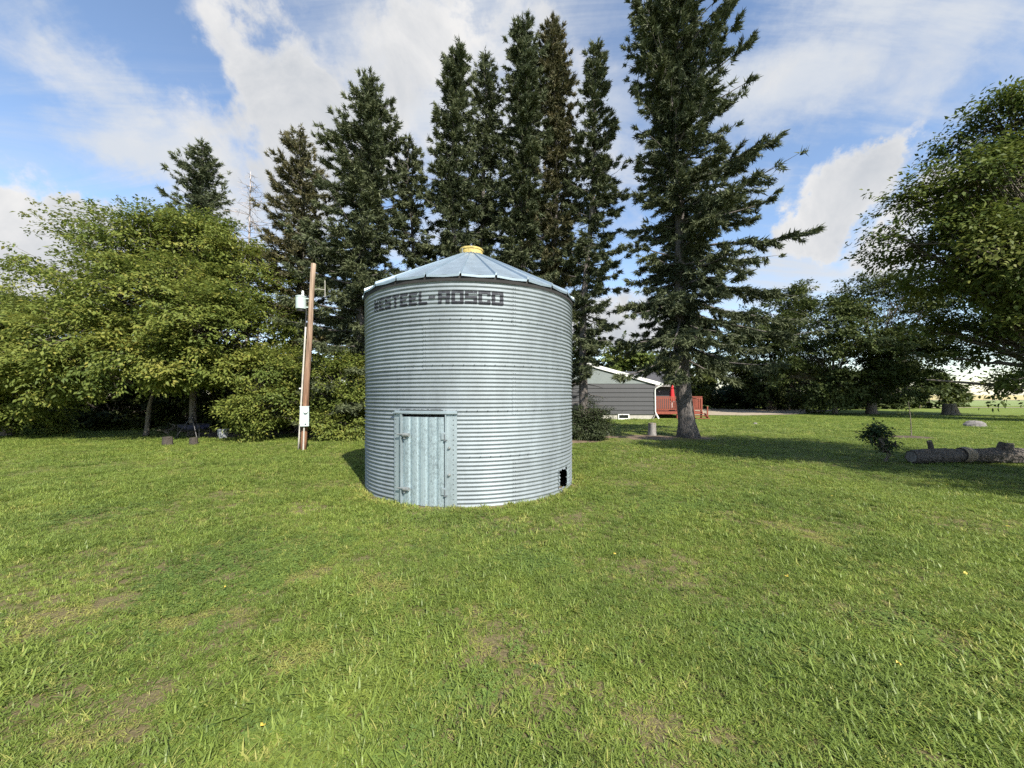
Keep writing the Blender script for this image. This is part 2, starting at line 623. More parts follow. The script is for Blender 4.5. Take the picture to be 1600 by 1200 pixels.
M['leaf_dark'] = mat_leaf('maple_leaf_dark', (0.034, 0.052, 0.016), (0.062, 0.085, 0.022), (0.110, 0.125, 0.034), 0.25)
M['leaf_blue'] = mat_leaf('shrub_leaf', (0.030, 0.058, 0.024), (0.050, 0.088, 0.034), (0.085, 0.125, 0.046), 0.25)
M['leaf_juniper'] = mat_leaf('juniper_leaf', (0.020, 0.030, 0.014), (0.036, 0.050, 0.020), (0.06, 0.075, 0.03), 0.12)
M['siding'] = simple('grey_siding', (0.034, 0.037, 0.042), 0.6, 0, 0.08, 2)  # tree shade over the house is put into this colour
M['white'] = simple('white_paint', (0.72, 0.74, 0.72), 0.5, 0, 0.06, 3)
M['gable'] = simple('pale_gable', (0.17, 0.20, 0.20), 0.6, 0, 0.06, 2)  # pale paint darkened to carry the trees' shade on the gable
M['concrete'] = simple('concrete', (0.36, 0.35, 0.32), 0.9, 0, 0.15, 5)
M['shingle'] = simple('shingle', (0.055, 0.055, 0.06), 0.9, 0, 0.3, 9, 0.4)
M['glass'] = simple('window_glass', (0.015, 0.018, 0.02), 0.08)
M['deck'] = simple('red_stain', (0.20, 0.044, 0.023), 0.65, 0, 0.2, 8)
M['cedar'] = simple('cedar_post', (0.42, 0.19, 0.085), 0.7, 0, 0.2, 8)
M['umbrella'] = simple('red_canvas', (0.52, 0.018, 0.022), 0.8, 0, 0.2, 9)
M['pole'] = None
M['canister'] = simple('pale_grey_paint', (0.38, 0.45, 0.44), 0.5, 0, 0.08, 6)
M['pvc'] = simple('grey_conduit', (0.42, 0.40, 0.36), 0.6, 0, 0.2, 6)
M['meterbox'] = simple('meter_box_paint', (0.44, 0.52, 0.53), 0.45, 0.0, 0.05, 5)
M['rock'] = simple('field_stone', (0.155, 0.145, 0.14), 0.9, 0, 0.35, 6, 0.7)
M['stump'] = mat_bark('shaded_stump_bark', (0.016, 0.013, 0.011), (0.062, 0.052, 0.042), 12)  # shade under the left trees is mixed into this bark colour
M['navy'] = simple('navy_cloth', (0.018, 0.02, 0.05), 0.8, 0, 0.3, 8)
M['blackmetal'] = simple('black_metal', (0.025, 0.025, 0.028), 0.5, 0.3)
M['yellowleaf'] = simple('yellow_leaf', (0.50, 0.38, 0.05), 0.6, 0, 0.25, 30)
M['tote'] = simple('grey_plastic', (0.30, 0.31, 0.34), 0.5, 0, 0.2, 12)


def mat_pole():
    mt, nt, b = new_mat('pole_wood')
    n = tex(nt, 'noise', 7, 8, 0.7, stretch=(3, 3, 0.12), dist=0.5)
    g = nt.nodes.new('ShaderNodeTexCoord')
    s = nt.nodes.new('ShaderNodeSeparateXYZ'); nt.links.new(g.outputs['Object'], s.inputs[0])
    h = nt.nodes.new('ShaderNodeMapRange'); nt.links.new(s.outputs[2], h.inputs[0])
    h.inputs[1].default_value = 1.0; h.inputs[2].default_value = 5.5
    lo = ramp(nt, n.outputs['Fac'], [(0.38, (0.06, 0.028, 0.016)), (0.62, (0.26, 0.13, 0.07))])
    hi = ramp(nt, n.outputs['Fac'], [(0.38, (0.16, 0.105, 0.07)), (0.62, (0.38, 0.29, 0.21))])
    nt.links.new(mixc(nt, h.outputs[0], lo, hi), b.inputs['Base Color'])
    b.inputs['Roughness'].default_value = 0.85
    bump(nt, b, n.outputs['Fac'], 0.5, 0.02)
    return mt


M['pole'] = mat_pole()

# ------------------------------------------------------------------ numpy value noise
_perm = rng.random((256, 256))


def vnoise(x, y):
    xi = np.floor(x).astype(int); yi = np.floor(y).astype(int)
    fx, fy = x - xi, y - yi
    fx = fx * fx * (3 - 2 * fx); fy = fy * fy * (3 - 2 * fy)
    g = lambda a, b: _perm[a & 255, b & 255]
    return (g(xi, yi) * (1 - fx) + g(xi + 1, yi) * fx) * (1 - fy) + (g(xi, yi + 1) * (1 - fx) + g(xi + 1, yi + 1) * fx) * fy


def fbm(x, y, o=4):
    s = 0; a = 0.5
    for k in range(o):
        s = s + a * vnoise(x * 2 ** k + 17 * k, y * 2 ** k + 31 * k); a *= 0.5
    return s / (1 - 0.5 ** o)


# ------------------------------------------------------------------ ground
def ground_h(x, y):
    d = np.hypot(x - BIN_C[0], y - BIN_C[1])
    flat = np.clip((d - 2.3) / 1.5, 0, 1) * np.clip((40 - np.hypot(x, y)) / 15, 0, 1)
    return (fbm(x * 0.5, y * 0.5, 3) - 0.5) * 0.10 * flat + (fbm(x * 2.5, y * 2.5, 2) - 0.5) * 0.03 * flat


def build_ground():
    def axis(lo, hi, far_lo, far_hi):
        a = np.arange(lo, hi + 1e-6, 0.5)
        l = -np.geomspace(-lo + 2, -far_lo, 14)[::-1]
        h = np.geomspace(hi + 2, far_hi, 14)
        return np.concatenate([l, a, h])
    xs = axis(-30, 40, -3000, 3000)
    ys = axis(-8, 46, -3000, 3000)
    gx, gy = np.meshgrid(xs, ys)
    z = ground_h(gx, gy)
    far = np.hypot(gx, gy) > 60
    z = np.where(far, 0.0, z)
    P = np.stack([gx, gy, z], 2)
    o = MB().grid(P).build('lawn', M['ground'], smooth=True)
    tag(o, 'mown green lawn with bare earth patches', kind='structure')


build_ground()


def sheet(name, pts, z, mat, label):
    mb = MB()
    n = len(pts)
    mb.add([(x, y, z) for x, y in pts], [tuple(range(n))])
    return tag(mb.build(name, mat), label, kind='structure')


def gpt(u, v):
    Y = YG(v)
    return (X(u, Y), Y)


sheet('gravel_drive', [(15.6, 34.2), (20, 33.2), (26, 35.2), (32, 40), (38, 44.5), (36, 48), (24, 50), (15, 49)], 0.03, M['gravel'], 'pale gravel yard before the dark trees')
sheet('pasture', [(67, 62), (400, 62), (700, 128), (139, 128)], 0.02, M['pasture'], 'strip of rough pasture beyond the lawn')
sheet('track', [(58, 53), (200, 53), (200, 54.6), (58, 54.6)], 0.03, M['gravel'], 'thin pale track at the far edge of the lawn')
sheet('road', [(60, 125), (900, 125), (900, 134), (60, 134)], 0.05, M['gravel'], 'pale gravel road before the stubble field')
sheet('field', [(60, 138), (2500, 138), (2500, 1900), (60, 1900)], 0.04, M['stubble'], 'golden stubble field out to the horizon')
# litter under the conifers
def disc(name, cx, cy, rx, ry, mat, label, z=0.03, n=40):
    mb = MB()
    pts = [(cx, cy)]
    for k in range(n):
        a = k / n * 2 * math.pi
        j = 1 + R_.uniform(-0.22, 0.22)
        pts.append((cx + rx * j * math.cos(a), cy + ry * j * math.sin(a)))
    p = np.array(pts)
    h = ground_h(p[:, 0], p[:, 1]) + z
    h[1:] -= z + 0.02
    mb.add(np.column_stack([p, h]), [(0, 1 + k, 1 + (k + 1) % n) for k in range(n)])
    return tag(mb.build(name, mat, smooth=True), label, kind='structure')


disc('needle_bed', 6.2, 16.2, 3.6, 1.5, M['litter'], 'brown needle litter under the big spruce')
disc('needle_bed', 2.6, 14.9, 1.5, 0.6, M['litter'], 'bare brown earth round the dark bush beside the bin')
disc('earth_bed', -12.5, 18.6, 8.5, 2.9, M['litter'], 'dark bare earth under the left trees')
disc('earth_bed', -2.5, 18.0, 6.0, 2.2, M['litter'], 'dark bare earth under the conifers behind the bin')
disc('mulch_bed', X(1425, 16.2), 16.2, 1.0, 0.75, M['mulch'], 'round mulch bed at the foot of the sapling', 0.06)

# ------------------------------------------------------------------ grain bin
RB = 2.134
RING = 0.737
PITCH = RING / 11


def build_bin():
    rz = math.atan2(-BIN_C[0], BIN_C[1])
    b = empty('grain_bin', (BIN_C[0], BIN_C[1], 0), 'round corrugated galvanised steel grain bin with black lettering and conical roof', 'grain bin', rz=rz)

    def pt(a, r, z):
        a = np.radians(a)
        return np.stack([r * np.sin(a), -r * np.cos(a), z + 0 * a], -1)

    def rad(z):
        return RB + 0.0105 * np.cos(2 * np.pi * z / PITCH)
    seams = {0: [18.8, 90.8, 162.8, 234.8, 306.8], 1: [-21, 51, 123, 195, 267], 2: [18.8, 90.8, 162.8, 234.8, 325.4], 3: [-21, 51, 123, 195, 267], 4: [18.8, 90.8, 162.8, 234.8, 300]}
    riv = MB()

    def rivet(a, z, r, s=0.011):
        c = pt(np.array(a), r, z); n = pt(np.array(a), 1.0, 0.0); t = pt(np.array(a + 90), 1.0, 0.0); up = np.array([0, 0, 1.0])
        vs = [c + s * (math.cos(k) * t + math.sin(k) * up) for k in np.arange(6) / 6 * 2 * math.pi]
        vs += [c + n * s * 0.7 + 0.5 * s * (math.cos(k) * t + math.sin(k) * up) for k in np.arange(6) / 6 * 2 * math.pi]
        riv.add(vs, [(k, (k + 1) % 6, 6 + (k + 1) % 6, 6 + k) for k in range(6)] + [tuple(range(6, 12))])

    for ring, ss in seams.items():
        z1 = 5 * RING - ring * RING; z0 = z1 - RING
        rows = np.linspace(z0, z1, 11 * 8 + 1)
        for i, a0 in enumerate(ss):
            a1 = ss[i + 1] if i + 1 < len(ss) else ss[0] + 360
            k = max(6, int((a1 - a0) / 2.0))
            back = 100 < (a0 + a1) / 2 % 360 < 260
            if back:
                k //= 3
            aa = np.linspace(a0 - 0.5, a1 + 0.3, k + 1)
            if ring == 4 and 0 < a0 < 50:
                aa = np.linspace(a0 - 0.5, a1 + 0.3, 2 * k + 1)
            rr = rows[::2] if back else rows
            A, Z = np.meshgrid(aa, rr)
            dent = (fbm(A * 0.06 + 9 * ring, Z * 1.2 + 3, 3) - 0.5) * 0.012
            tilt = np.linspace(0.0025, -0.0005, A.shape[1])[None, :]
            P = pt(A, rad(Z) + tilt + dent + 0.0012 * (4 - ring), Z)
            mb = MB()
            r, c, _ = P.shape
            Ac = (aa[:-1] + aa[1:]) / 2; Zc = (rr[:-1] + rr[1:]) / 2
            fs = []
            for p in range(r - 1):
                for q in range(c - 1):
                    a = (Ac[q] + 180) % 360 - 180
                    if -35.3 < a < -7.2 and Zc[p] < 1.47: continue
                    if 48.3 + 1.8 * vnoise(np.array(p * .7), np.array(3.1)) < a < 59.6 - 2.2 * vnoise(np.array(p * .8), np.array(9.1)) and 0.06 + .03 * vnoise(np.array(a * .5), np.array(1.)) < Zc[p] < 0.44 - .05 * vnoise(np.array(a * .6), np.array(5.)): continue
                    fs.append((p * c + q, p * c + q + 1, (p + 1) * c + q + 1, (p + 1) * c + q))
            mb.add(P.reshape(-1, 3), fs)
            mb.build('wall_sheet', M['galv'], b, smooth=True)
            if not back:
                for j in range(11):
                    for da in (0.0, 0.9):
                        if not (-36 < a0 + da < -6 and z0 + (j + .5) * PITCH < 1.5):
                            rivet(a0 + da, z0 + j * PITCH + PITCH * 0.02 + 0.001, RB + 0.0125, 0.008)
        if ring < 4:
            for a in np.arange(-90, 91, 4.5):
                if not (-37 < a < -5.5 and z0 < 1.4):
                    rivet(a + 1.3 * ring, z0 + PITCH, RB + 0.016, 0.010)
    # frayed lip round the cut opening
    for a, zz in [(48.3, None), (58.5, None)]:
        lip = MB()
        n = 24
        zl = np.linspace(0.065, 0.43, n)
        w = 0.7 + 0.5 * rng.random(n)
        P = np.stack([pt(np.full(n, a) - w * (1 if a < 50 else -1), RB + 0.012 + 0.012 * rng.random(n), zl), pt(np.full(n, a) + 0.4 * rng.random(n) - .2, RB + 0.004, zl)], 1)
        lip.grid(P)
        lip.build('opening_lip', M['galv_frame'], b)
    o = riv.build('bolt_heads', M['bolt'], b)
    o['kind'] = 'stuff'

    # roof
    RO, ZO, RI, ZI = RB + 0.060, 3.722, 0.24, 4.77
    hw = math.radians(7.5)
    mb = MB()

    def rp(t, ang, lift=0.0):
        r = RO + (RI - RO) * t
        z = ZO + (ZI - ZO) * t
        rr = r * math.cos(hw) / math.cos(ang) if abs(ang) < hw + 1e-6 else r
        return (rr * math.sin(ang), -rr * math.cos(ang), z + lift)
    ts = np.linspace(0, 1, 9)
    prof = [(-1.0, 0.0), (-0.9, 0.0), (-0.5, -0.006), (0, -0.012), (0.5, -0.006), (0.86, 0.0), (0.9, 0.038), (0.985, 0.042), (0.999, 0.002)]
    P = np.array([[rp(t, hw * s, l * (1 - 0.3 * t)) for s, l in prof] for t in ts])
    mb.grid(P)
    low = P[0].copy(); low[:, 2] -= 0.035; low[:, :2] *= 0.998
    mb.grid(np.stack([low, P[0]]))
    pm = mb.mesh('roof_panel')
    for k in range(24):
        o = link('roof_panel', pm, M['galv_roof'], b)
        o.rotation_euler = (0, 0, math.radians(15 * k - 4.1 + 7.5))
    # dark band put in for the black shade of the eave gap
    MB().lathe([(RB - 0.02, 3.615), (RB + 0.024, 3.615), (RB + 0.024, 3.725), (RB - 0.02, 3.735)], 72).build('eave_shade_band', M['dark'], b)
    cp = MB().lathe([(0.245, 4.72), (0.245, 4.872), (0.258, 4.876), (0.262, 4.902), (0.25, 4.915), (0.0, 4.935)], 32).build('roof_cap', M['yellow'], b)
    band = MB().lathe([(0.252, 4.74), (0.256, 4.745), (0.256, 4.775), (0.252, 4.78)], 32).build('cap_band', M['bolt'], cp)
    for k in range(10):
        lg = MB()
        a = k * 36
        p = pt(np.array(float(a)), 0.258, 4.76)
        lg.box(p, (0.03, 0.03, 0.05), math.radians(a))
        lg.build('cap_lug', M['bolt'], cp)
    MB().tube(np.stack([pt(np.array(-46.0), 0.262, 4.79), pt(np.array(-46.0), 0.262, 4.88)]), 0.012, 6).build('cap_clamp', M['hinge'], cp)

    # door unit
    d = MB()

    def curved(mb, a0, a1, z0, z1, r, th, n=8):
        aa = np.linspace(a0, a1, n)
        o0 = pt(aa, r + th, z0); o1 = pt(aa, r + th, z1); i0 = pt(aa, r, z0); i1 = pt(aa, r, z1)
        mb.grid(np.stack([i0, o0, o1, i1, i0], 0))
        for q in (0, -1):
            mb.add([i0[q], o0[q], o1[q], i1[q]], [(0, 1, 2, 3)])
    door = bpy.data.objects.new('door_unit', None); COL.objects.link(door); door.parent = b
    f = MB(); curved(f, -36.4, -31.5, 0.0, 1.49, RB + 0.012, 0.012); curved(f, -31.9, -31.4, 0.0, 1.48, RB + 0.024, 0.045)
    f.build('door_jamb', M['galv_frame'], door)
    f = MB(); curved(f, -10.8, -6.1, -0.0, 1.49, RB + 0.012, 0.012); curved(f, -10.9, -10.5, 0.0, 1.48, RB + 0.024, 0.045)
    f.build('door_jamb', M['galv_frame'], door)
    f = MB(); curved(f, -36.8, -5.8, 1.492, 1.512, RB + 0.008, 0.055); curved(f, -36.4, -6.1, 1.514, 1.535, RB + 0.01, 0.012, 16)
    f.build('door_header', M['galv_frame'], door)
    # torn strip above the header
    f = MB(); n = 40
    aa = np.linspace(-33, -12, n)
    w = 0.012 + 0.022 * rng.random(n)
    f.grid(np.stack([pt(aa, RB + 0.022, 1.538), pt(aa, RB + 0.028, 1.538 + w)], 0))
    f.build('torn_edge', M['bolt'], door)
    # leaf: upright corrugated panel
    n_p = 5
    prof = []
    a_lo, a_hi = -31.3, -11.0
    per = (a_hi - a_lo) / n_p
    for k in range(n_p):
        s = a_lo + k * per
        prof += [(s, 0.0), (s + per * 0.10, 0.002), (s + per * 0.30, 0.020), (s + per * 0.62, 0.026), (s + per * 0.86, 0.026), (s + per * 0.93, 0.0)]
    prof.append((a_hi, 0.0))
    pa = np.array([p[0] for p in prof]); pr = np.array([p[1] for p in prof]) + RB + 0.022
    zs = np.array([0.01, 0.4, 0.8, 1.2, 1.44])
    f = MB().grid(np.stack([np.stack([pr * np.sin(np.radians(pa)), -pr * np.cos(np.radians(pa)), np.full(len(pa), z)], 1) for z in zs]))
    leaf = f.build('door_leaf', M['galv_door'], door)
    f = MB(); curved(f, -35, -8, 0.0, 1.52, RB - 0.12, 0.02); f.build('inner_boards', M['dark'], door)
    for z in (0.27, 1.15):
        f = MB()
        a = np.array([-33.4, -31.6, -29.5]); f.tube(pt(a, RB + 0.075, z), 0.012, 8)
        h = f.build('hinge', M['hinge'], door)
        g = MB(); a = np.array([-29.9, -27.2]); g.tube(pt(a, RB + 0.07, z - 0.005), [0.034, 0.03], 10)
        g.box(pt(np.array(-29.6), RB + 0.06, z - 0.04), (0.035, 0.03, 0.06), math.radians(-29.6))
        g.build('hinge_knuckle', M['hinge'], h)
        g = MB(); g.box(pt(np.array(-11.4), RB + 0.06, z - 0.01), (0.08, 0.02, 0.12), math.radians(-11.4), 0.006)
        lt = g.build('latch_plate', M['galv_frame'], door)
        g = MB(); g.box(pt(np.array(-11.0), RB + 0.072, z - 0.02), (0.016, 0.01, 0.085), math.radians(-12.2))
        g.box(pt(np.array(-10.6), RB + 0.075, z - 0.075), (0.05, 0.03, 0.02), math.radians(-11.6))
        g.build('latch_slot', M['bolt'], lt)
    for z in (0.52, 0.95):
        f = MB()
        c = pt(np.array(-9.3), RB + 0.02, z); n = pt(np.array(-9.3), 1.0, 0.0)
        f.tube([c, c + n * 0.03, c + n * 0.045], [0.024, 0.022, 0.012], 12)
        f.build('knob', M['hinge'], door)
    riv.__init__()
    for z in np.arange(0.05, 1.5, 0.079):
        rivet(-35.7, z, RB + 0.024, 0.011)
        rivet(-7.6, z, RB + 0.024, 0.011)
    for z in (0.52, 0.95, 1.3):
        rivet(-33.2, z, RB + 0.024, 0.012)
    o = riv.build('door_rivets', M['bolt'], door); o['kind'] = 'stuff'

    # lettering, laid on the corrugations
    # each stroke: left/right edge at its foot, left/right edge at its head, foot and head height (unit letter)
    VL, VR, TB, MBAR, BB = (0, .30, 0, .30, 0, 1), (.70, 1, .70, 1, 0, 1), (0, 1, 0, 1, .79, 1), (0, 1, 0, 1, .40, .61), (0, 1, 0, 1, 0, .21)
    STROKES = {
        'W': [(.10, .34, 0, .26, 0, 1), (.10, .34, .38, .58, 0, .8), (.62, .88, .40, .60, 0, .8), (.62, .88, .76, 1, 0, 1)],
        'E': [VL, TB, (0, .86, 0, .86, .40, .61), BB],
        'S': [TB, MBAR, BB, (0, .30, 0, .30, .5, .95), (.70, 1, .70, 1, .05, .5)],
        'T': [TB, (.35, .65, .35, .65, 0, .9)],
        'L': [VL, BB],
        'R': [VL, TB, (0, 1, 0, 1, .38, .58), (.70, 1, .70, 1, .5, .95), (.66, 1, .58, .90, 0, .45)],
        'O': [VL, VR, (.05, .95, .08, .92, .79, 1.02), (.08, .92, .05, .95, -.02, .21)],
        'C': [VL, (.02, 1, .06, 1, .79, 1.02), (.06, 1, .02, 1, -.02, .21), (.74, 1, .74, 1, .66, .9), (.74, 1, .74, 1, .1, .34)],
        '-': [(0, .85, 0, .85, .42, .64)],
    }
    spans = []
    for i, ch in enumerate('WESTEEL'):
        e = -19.2 - (6 - i) * 4.95
        spans.append((ch, e - 4.15, e))
    spans.append(('-', -18.6, -15.2))
    for i, ch in enumerate('ROSCO'):
        s = -14.3 + i * 5.78
        spans.append((ch, s, s + 5.25))
    zt, zb = 3.468, 3.255
    for ch, a0, a1 in spans:
        mb = MB()
        for q, (f0, f1, h0, h1, y0, y1) in enumerate(STROKES[ch]):
            nz = max(4, int((y1 - y0) * (zt - zb) / 0.007))
            v_ = np.linspace(0, 1, nz)[:, None]
            u_ = np.linspace(0, 1, 9)[None, :]
            xl_ = f0 + (h0 - f0) * v_; xr_ = f1 + (h1 - f1) * v_
            A = a0 + (a1 - a0) * (xl_ + (xr_ - xl_) * u_)
            Z = zb + (zt - zb) * (y0 + (y1 - y0) * v_) + 0 * u_
            dent = (fbm(A * 0.06, Z * 1.2 + 3, 3) - 0.5) * 0.012
            mb.grid(pt(A, rad(Z) + dent + 0.0106 + 0.0005 * q, Z))
        mb.build('letter', M['ink'], b, smooth=True)
    return b


build_bin()

# ------------------------------------------------------------------ utility pole
def build_pole():
    Y = 12.55
    bx = X(473.5, Y)
    tx = X(490, Y)
    h = Zv(412, Y)
    p = empty('utility_pole', (bx, Y, 0), 'leaning brown wooden utility pole with pale metal boxes, left of the bin', 'utility pole')
    lean = lambda z: np.array([(tx - bx) * z / h, 0.0, z])
    zs = np.linspace(-0.2, h, 14)
    r = np.interp(zs, [0, h], [0.098, 0.074])
    MB().tube([lean(z) + np.array([0.008 * math.sin(z * 2.1), 0, 0]) for z in zs], r, 14, 0.03).build('pole', M['pole'], p, smooth=True)
    # conduit up the left face
    MB().tube([lean(z) + np.array([-0.115 + 0.01 * z / 3, -0.07, 0]) for z in np.linspace(0.0, 4.0, 10)], 0.026, 8).build('conduit', M['pvc'], p, smooth=True)
    MB().tube([lean(z) + np.array([-0.10, -0.09, 0]) for z in np.linspace(4.0, 4.6, 5)], 0.014, 6).build('cable', M['blackmetal'], p)
    # upper canister
    c = lean(Zv(473, Y)) + np.array([-0.33, -0.02, 0])
    can = MB().lathe([(0.10, -0.22), (0.15, -0.21), (0.155, -0.20), (0.155, 0.17), (0.165, 0.175), (0.165, 0.20), (0.12, 0.22)], 20, c).build('canister', M['canister'], p, smooth=False)
    MB().lathe([(0.11, -0.29), (0.12, -0.285), (0.12, -0.222), (0.10, -0.221)], 16, c).build('canister_base', M['blackmetal'], can)
    MB().lathe([(0.03, 0.22), (0.05, 0.24), (0.03, 0.27), (0.05, 0.30), (0.03, 0.33), (0.04, 0.37), (0.01, 0.39)], 10, c + np.array([0.06, 0, 0])).build('insulator', M['white'], can)
    for dz in (-0.15, 0.13):
        MB().box(c + np.array([0.2, 0.02, dz]), (0.18, 0.05, 0.035)).build('bracket', M['canister'], p)
    # side arm with an upright rod on the right
    a = lean(Zv(452, Y))
    MB().tube([a + np.array([0.08, 0, 0]), a + np.array([0.22, 0, 0.01]), a + np.array([0.42, 0, -0.02])], 0.009, 6).build('side_arm', M['pvc'], p)
    MB().tube([a + np.array([0.42, 0, -0.25]), a + np.array([0.42, 0, 0.28])], 0.010, 6).build('antenna', M['pvc'], p)
    # meter box
    c = lean(Zv(650.5, Y)) + np.array([0.085, -0.17, 0])
    mbx = MB().box(c, (0.25, 0.16, 0.63), 0.35, 0.012).build('meter_box', M['meterbox'], p)
    n = np.array([math.sin(0.35), -math.cos(0.35), 0]); t = np.array([math.cos(0.35), math.sin(0.35), 0])
    q = c + n * 0.08 + t * 0.04 + np.array([0, 0, 0.17])
    MB().tube([q, q + n * 0.04, q + n * 0.07], [0.065, 0.065, 0.05], 16).build('meter', M['white'], mbx)
    q2 = c + n * 0.08 + t * 0.03 + np.array([0, 0, -0.24])
    MB().tube([q2, q2 + n * 0.012], 0.022, 10).build('knockout', M['blackmetal'], mbx)
    MB().box(c + np.array([0, 0, 0.325]), (0.27, 0.18, 0.02), 0.35).build('box_lid', M['meterbox'], mbx)
    MB().tube([c + np.array([-0.02, 0, -0.32]), c + np.array([-0.06, 0.02, -c[2] + 0.0])], 0.024, 8).build('conduit', M['pvc'], p)
    MB().tube([lean(c[2] - 0.25) + np.array([-0.1, -0.1, 0]), lean(c[2] - 0.42) + np.array([-0.02, -0.14, 0]), lean(c[2] - 0.33) + np.array([0.06, -0.14, 0])], 0.014, 6).build('cable', M['blackmetal'], p)
    tg = MB().box(lean(Zv(607, Y)) + np.array([-0.16, -0.09, 0]), (0.05, 0.02, 0.04)).build('tag_plate', M['white'], p)


build_pole()

# ------------------------------------------------------------------ trees
def rot_about(v, k, a):
    """rotate v about unit k by a (arrays)"""
    ca, sa = np.cos(a)[:, None], np.sin(a)[:, None]
    return v * ca + np.cross(k, v) * sa + k * (np.sum(k * v, 1)[:, None]) * (1 - ca)


def unit(v):
    return v / (np.linalg.norm(v, axis=-1, keepdims=True) + 1e-9)


def kites(P, D, length, width, rg, droop=0.0):
    """pointed leaf quads at P along D with random roll"""
    n = len(P)
    D = unit(D)
    ref = unit(rg.normal(size=(n, 3)))
    S = unit(np.cross(D, ref))
    L_ = length[:, None]; W_ = width[:, None]
    return np.stack([P - S * W_ * 0.5, P + S * W_ * 0.5, P + D * L_], 1)


def leaf_quads(P, D, Nrm, length, width):
    """leaf quads at P along D, lying across Nrm"""
    D = unit(D)
    S = unit(np.cross(D, Nrm))
    N = np.cross(S, D)
    L_ = length[:, None]; W_ = width[:, None]
    return np.stack([P, P + D * L_ * 0.42 + S * W_ * 0.5 + N * W_ * 0.12, P + D * L_ - N * L_ * 0.10, P + D * L_ * 0.42 - S * W_ * 0.5 + N * W_ * 0.12], 1)


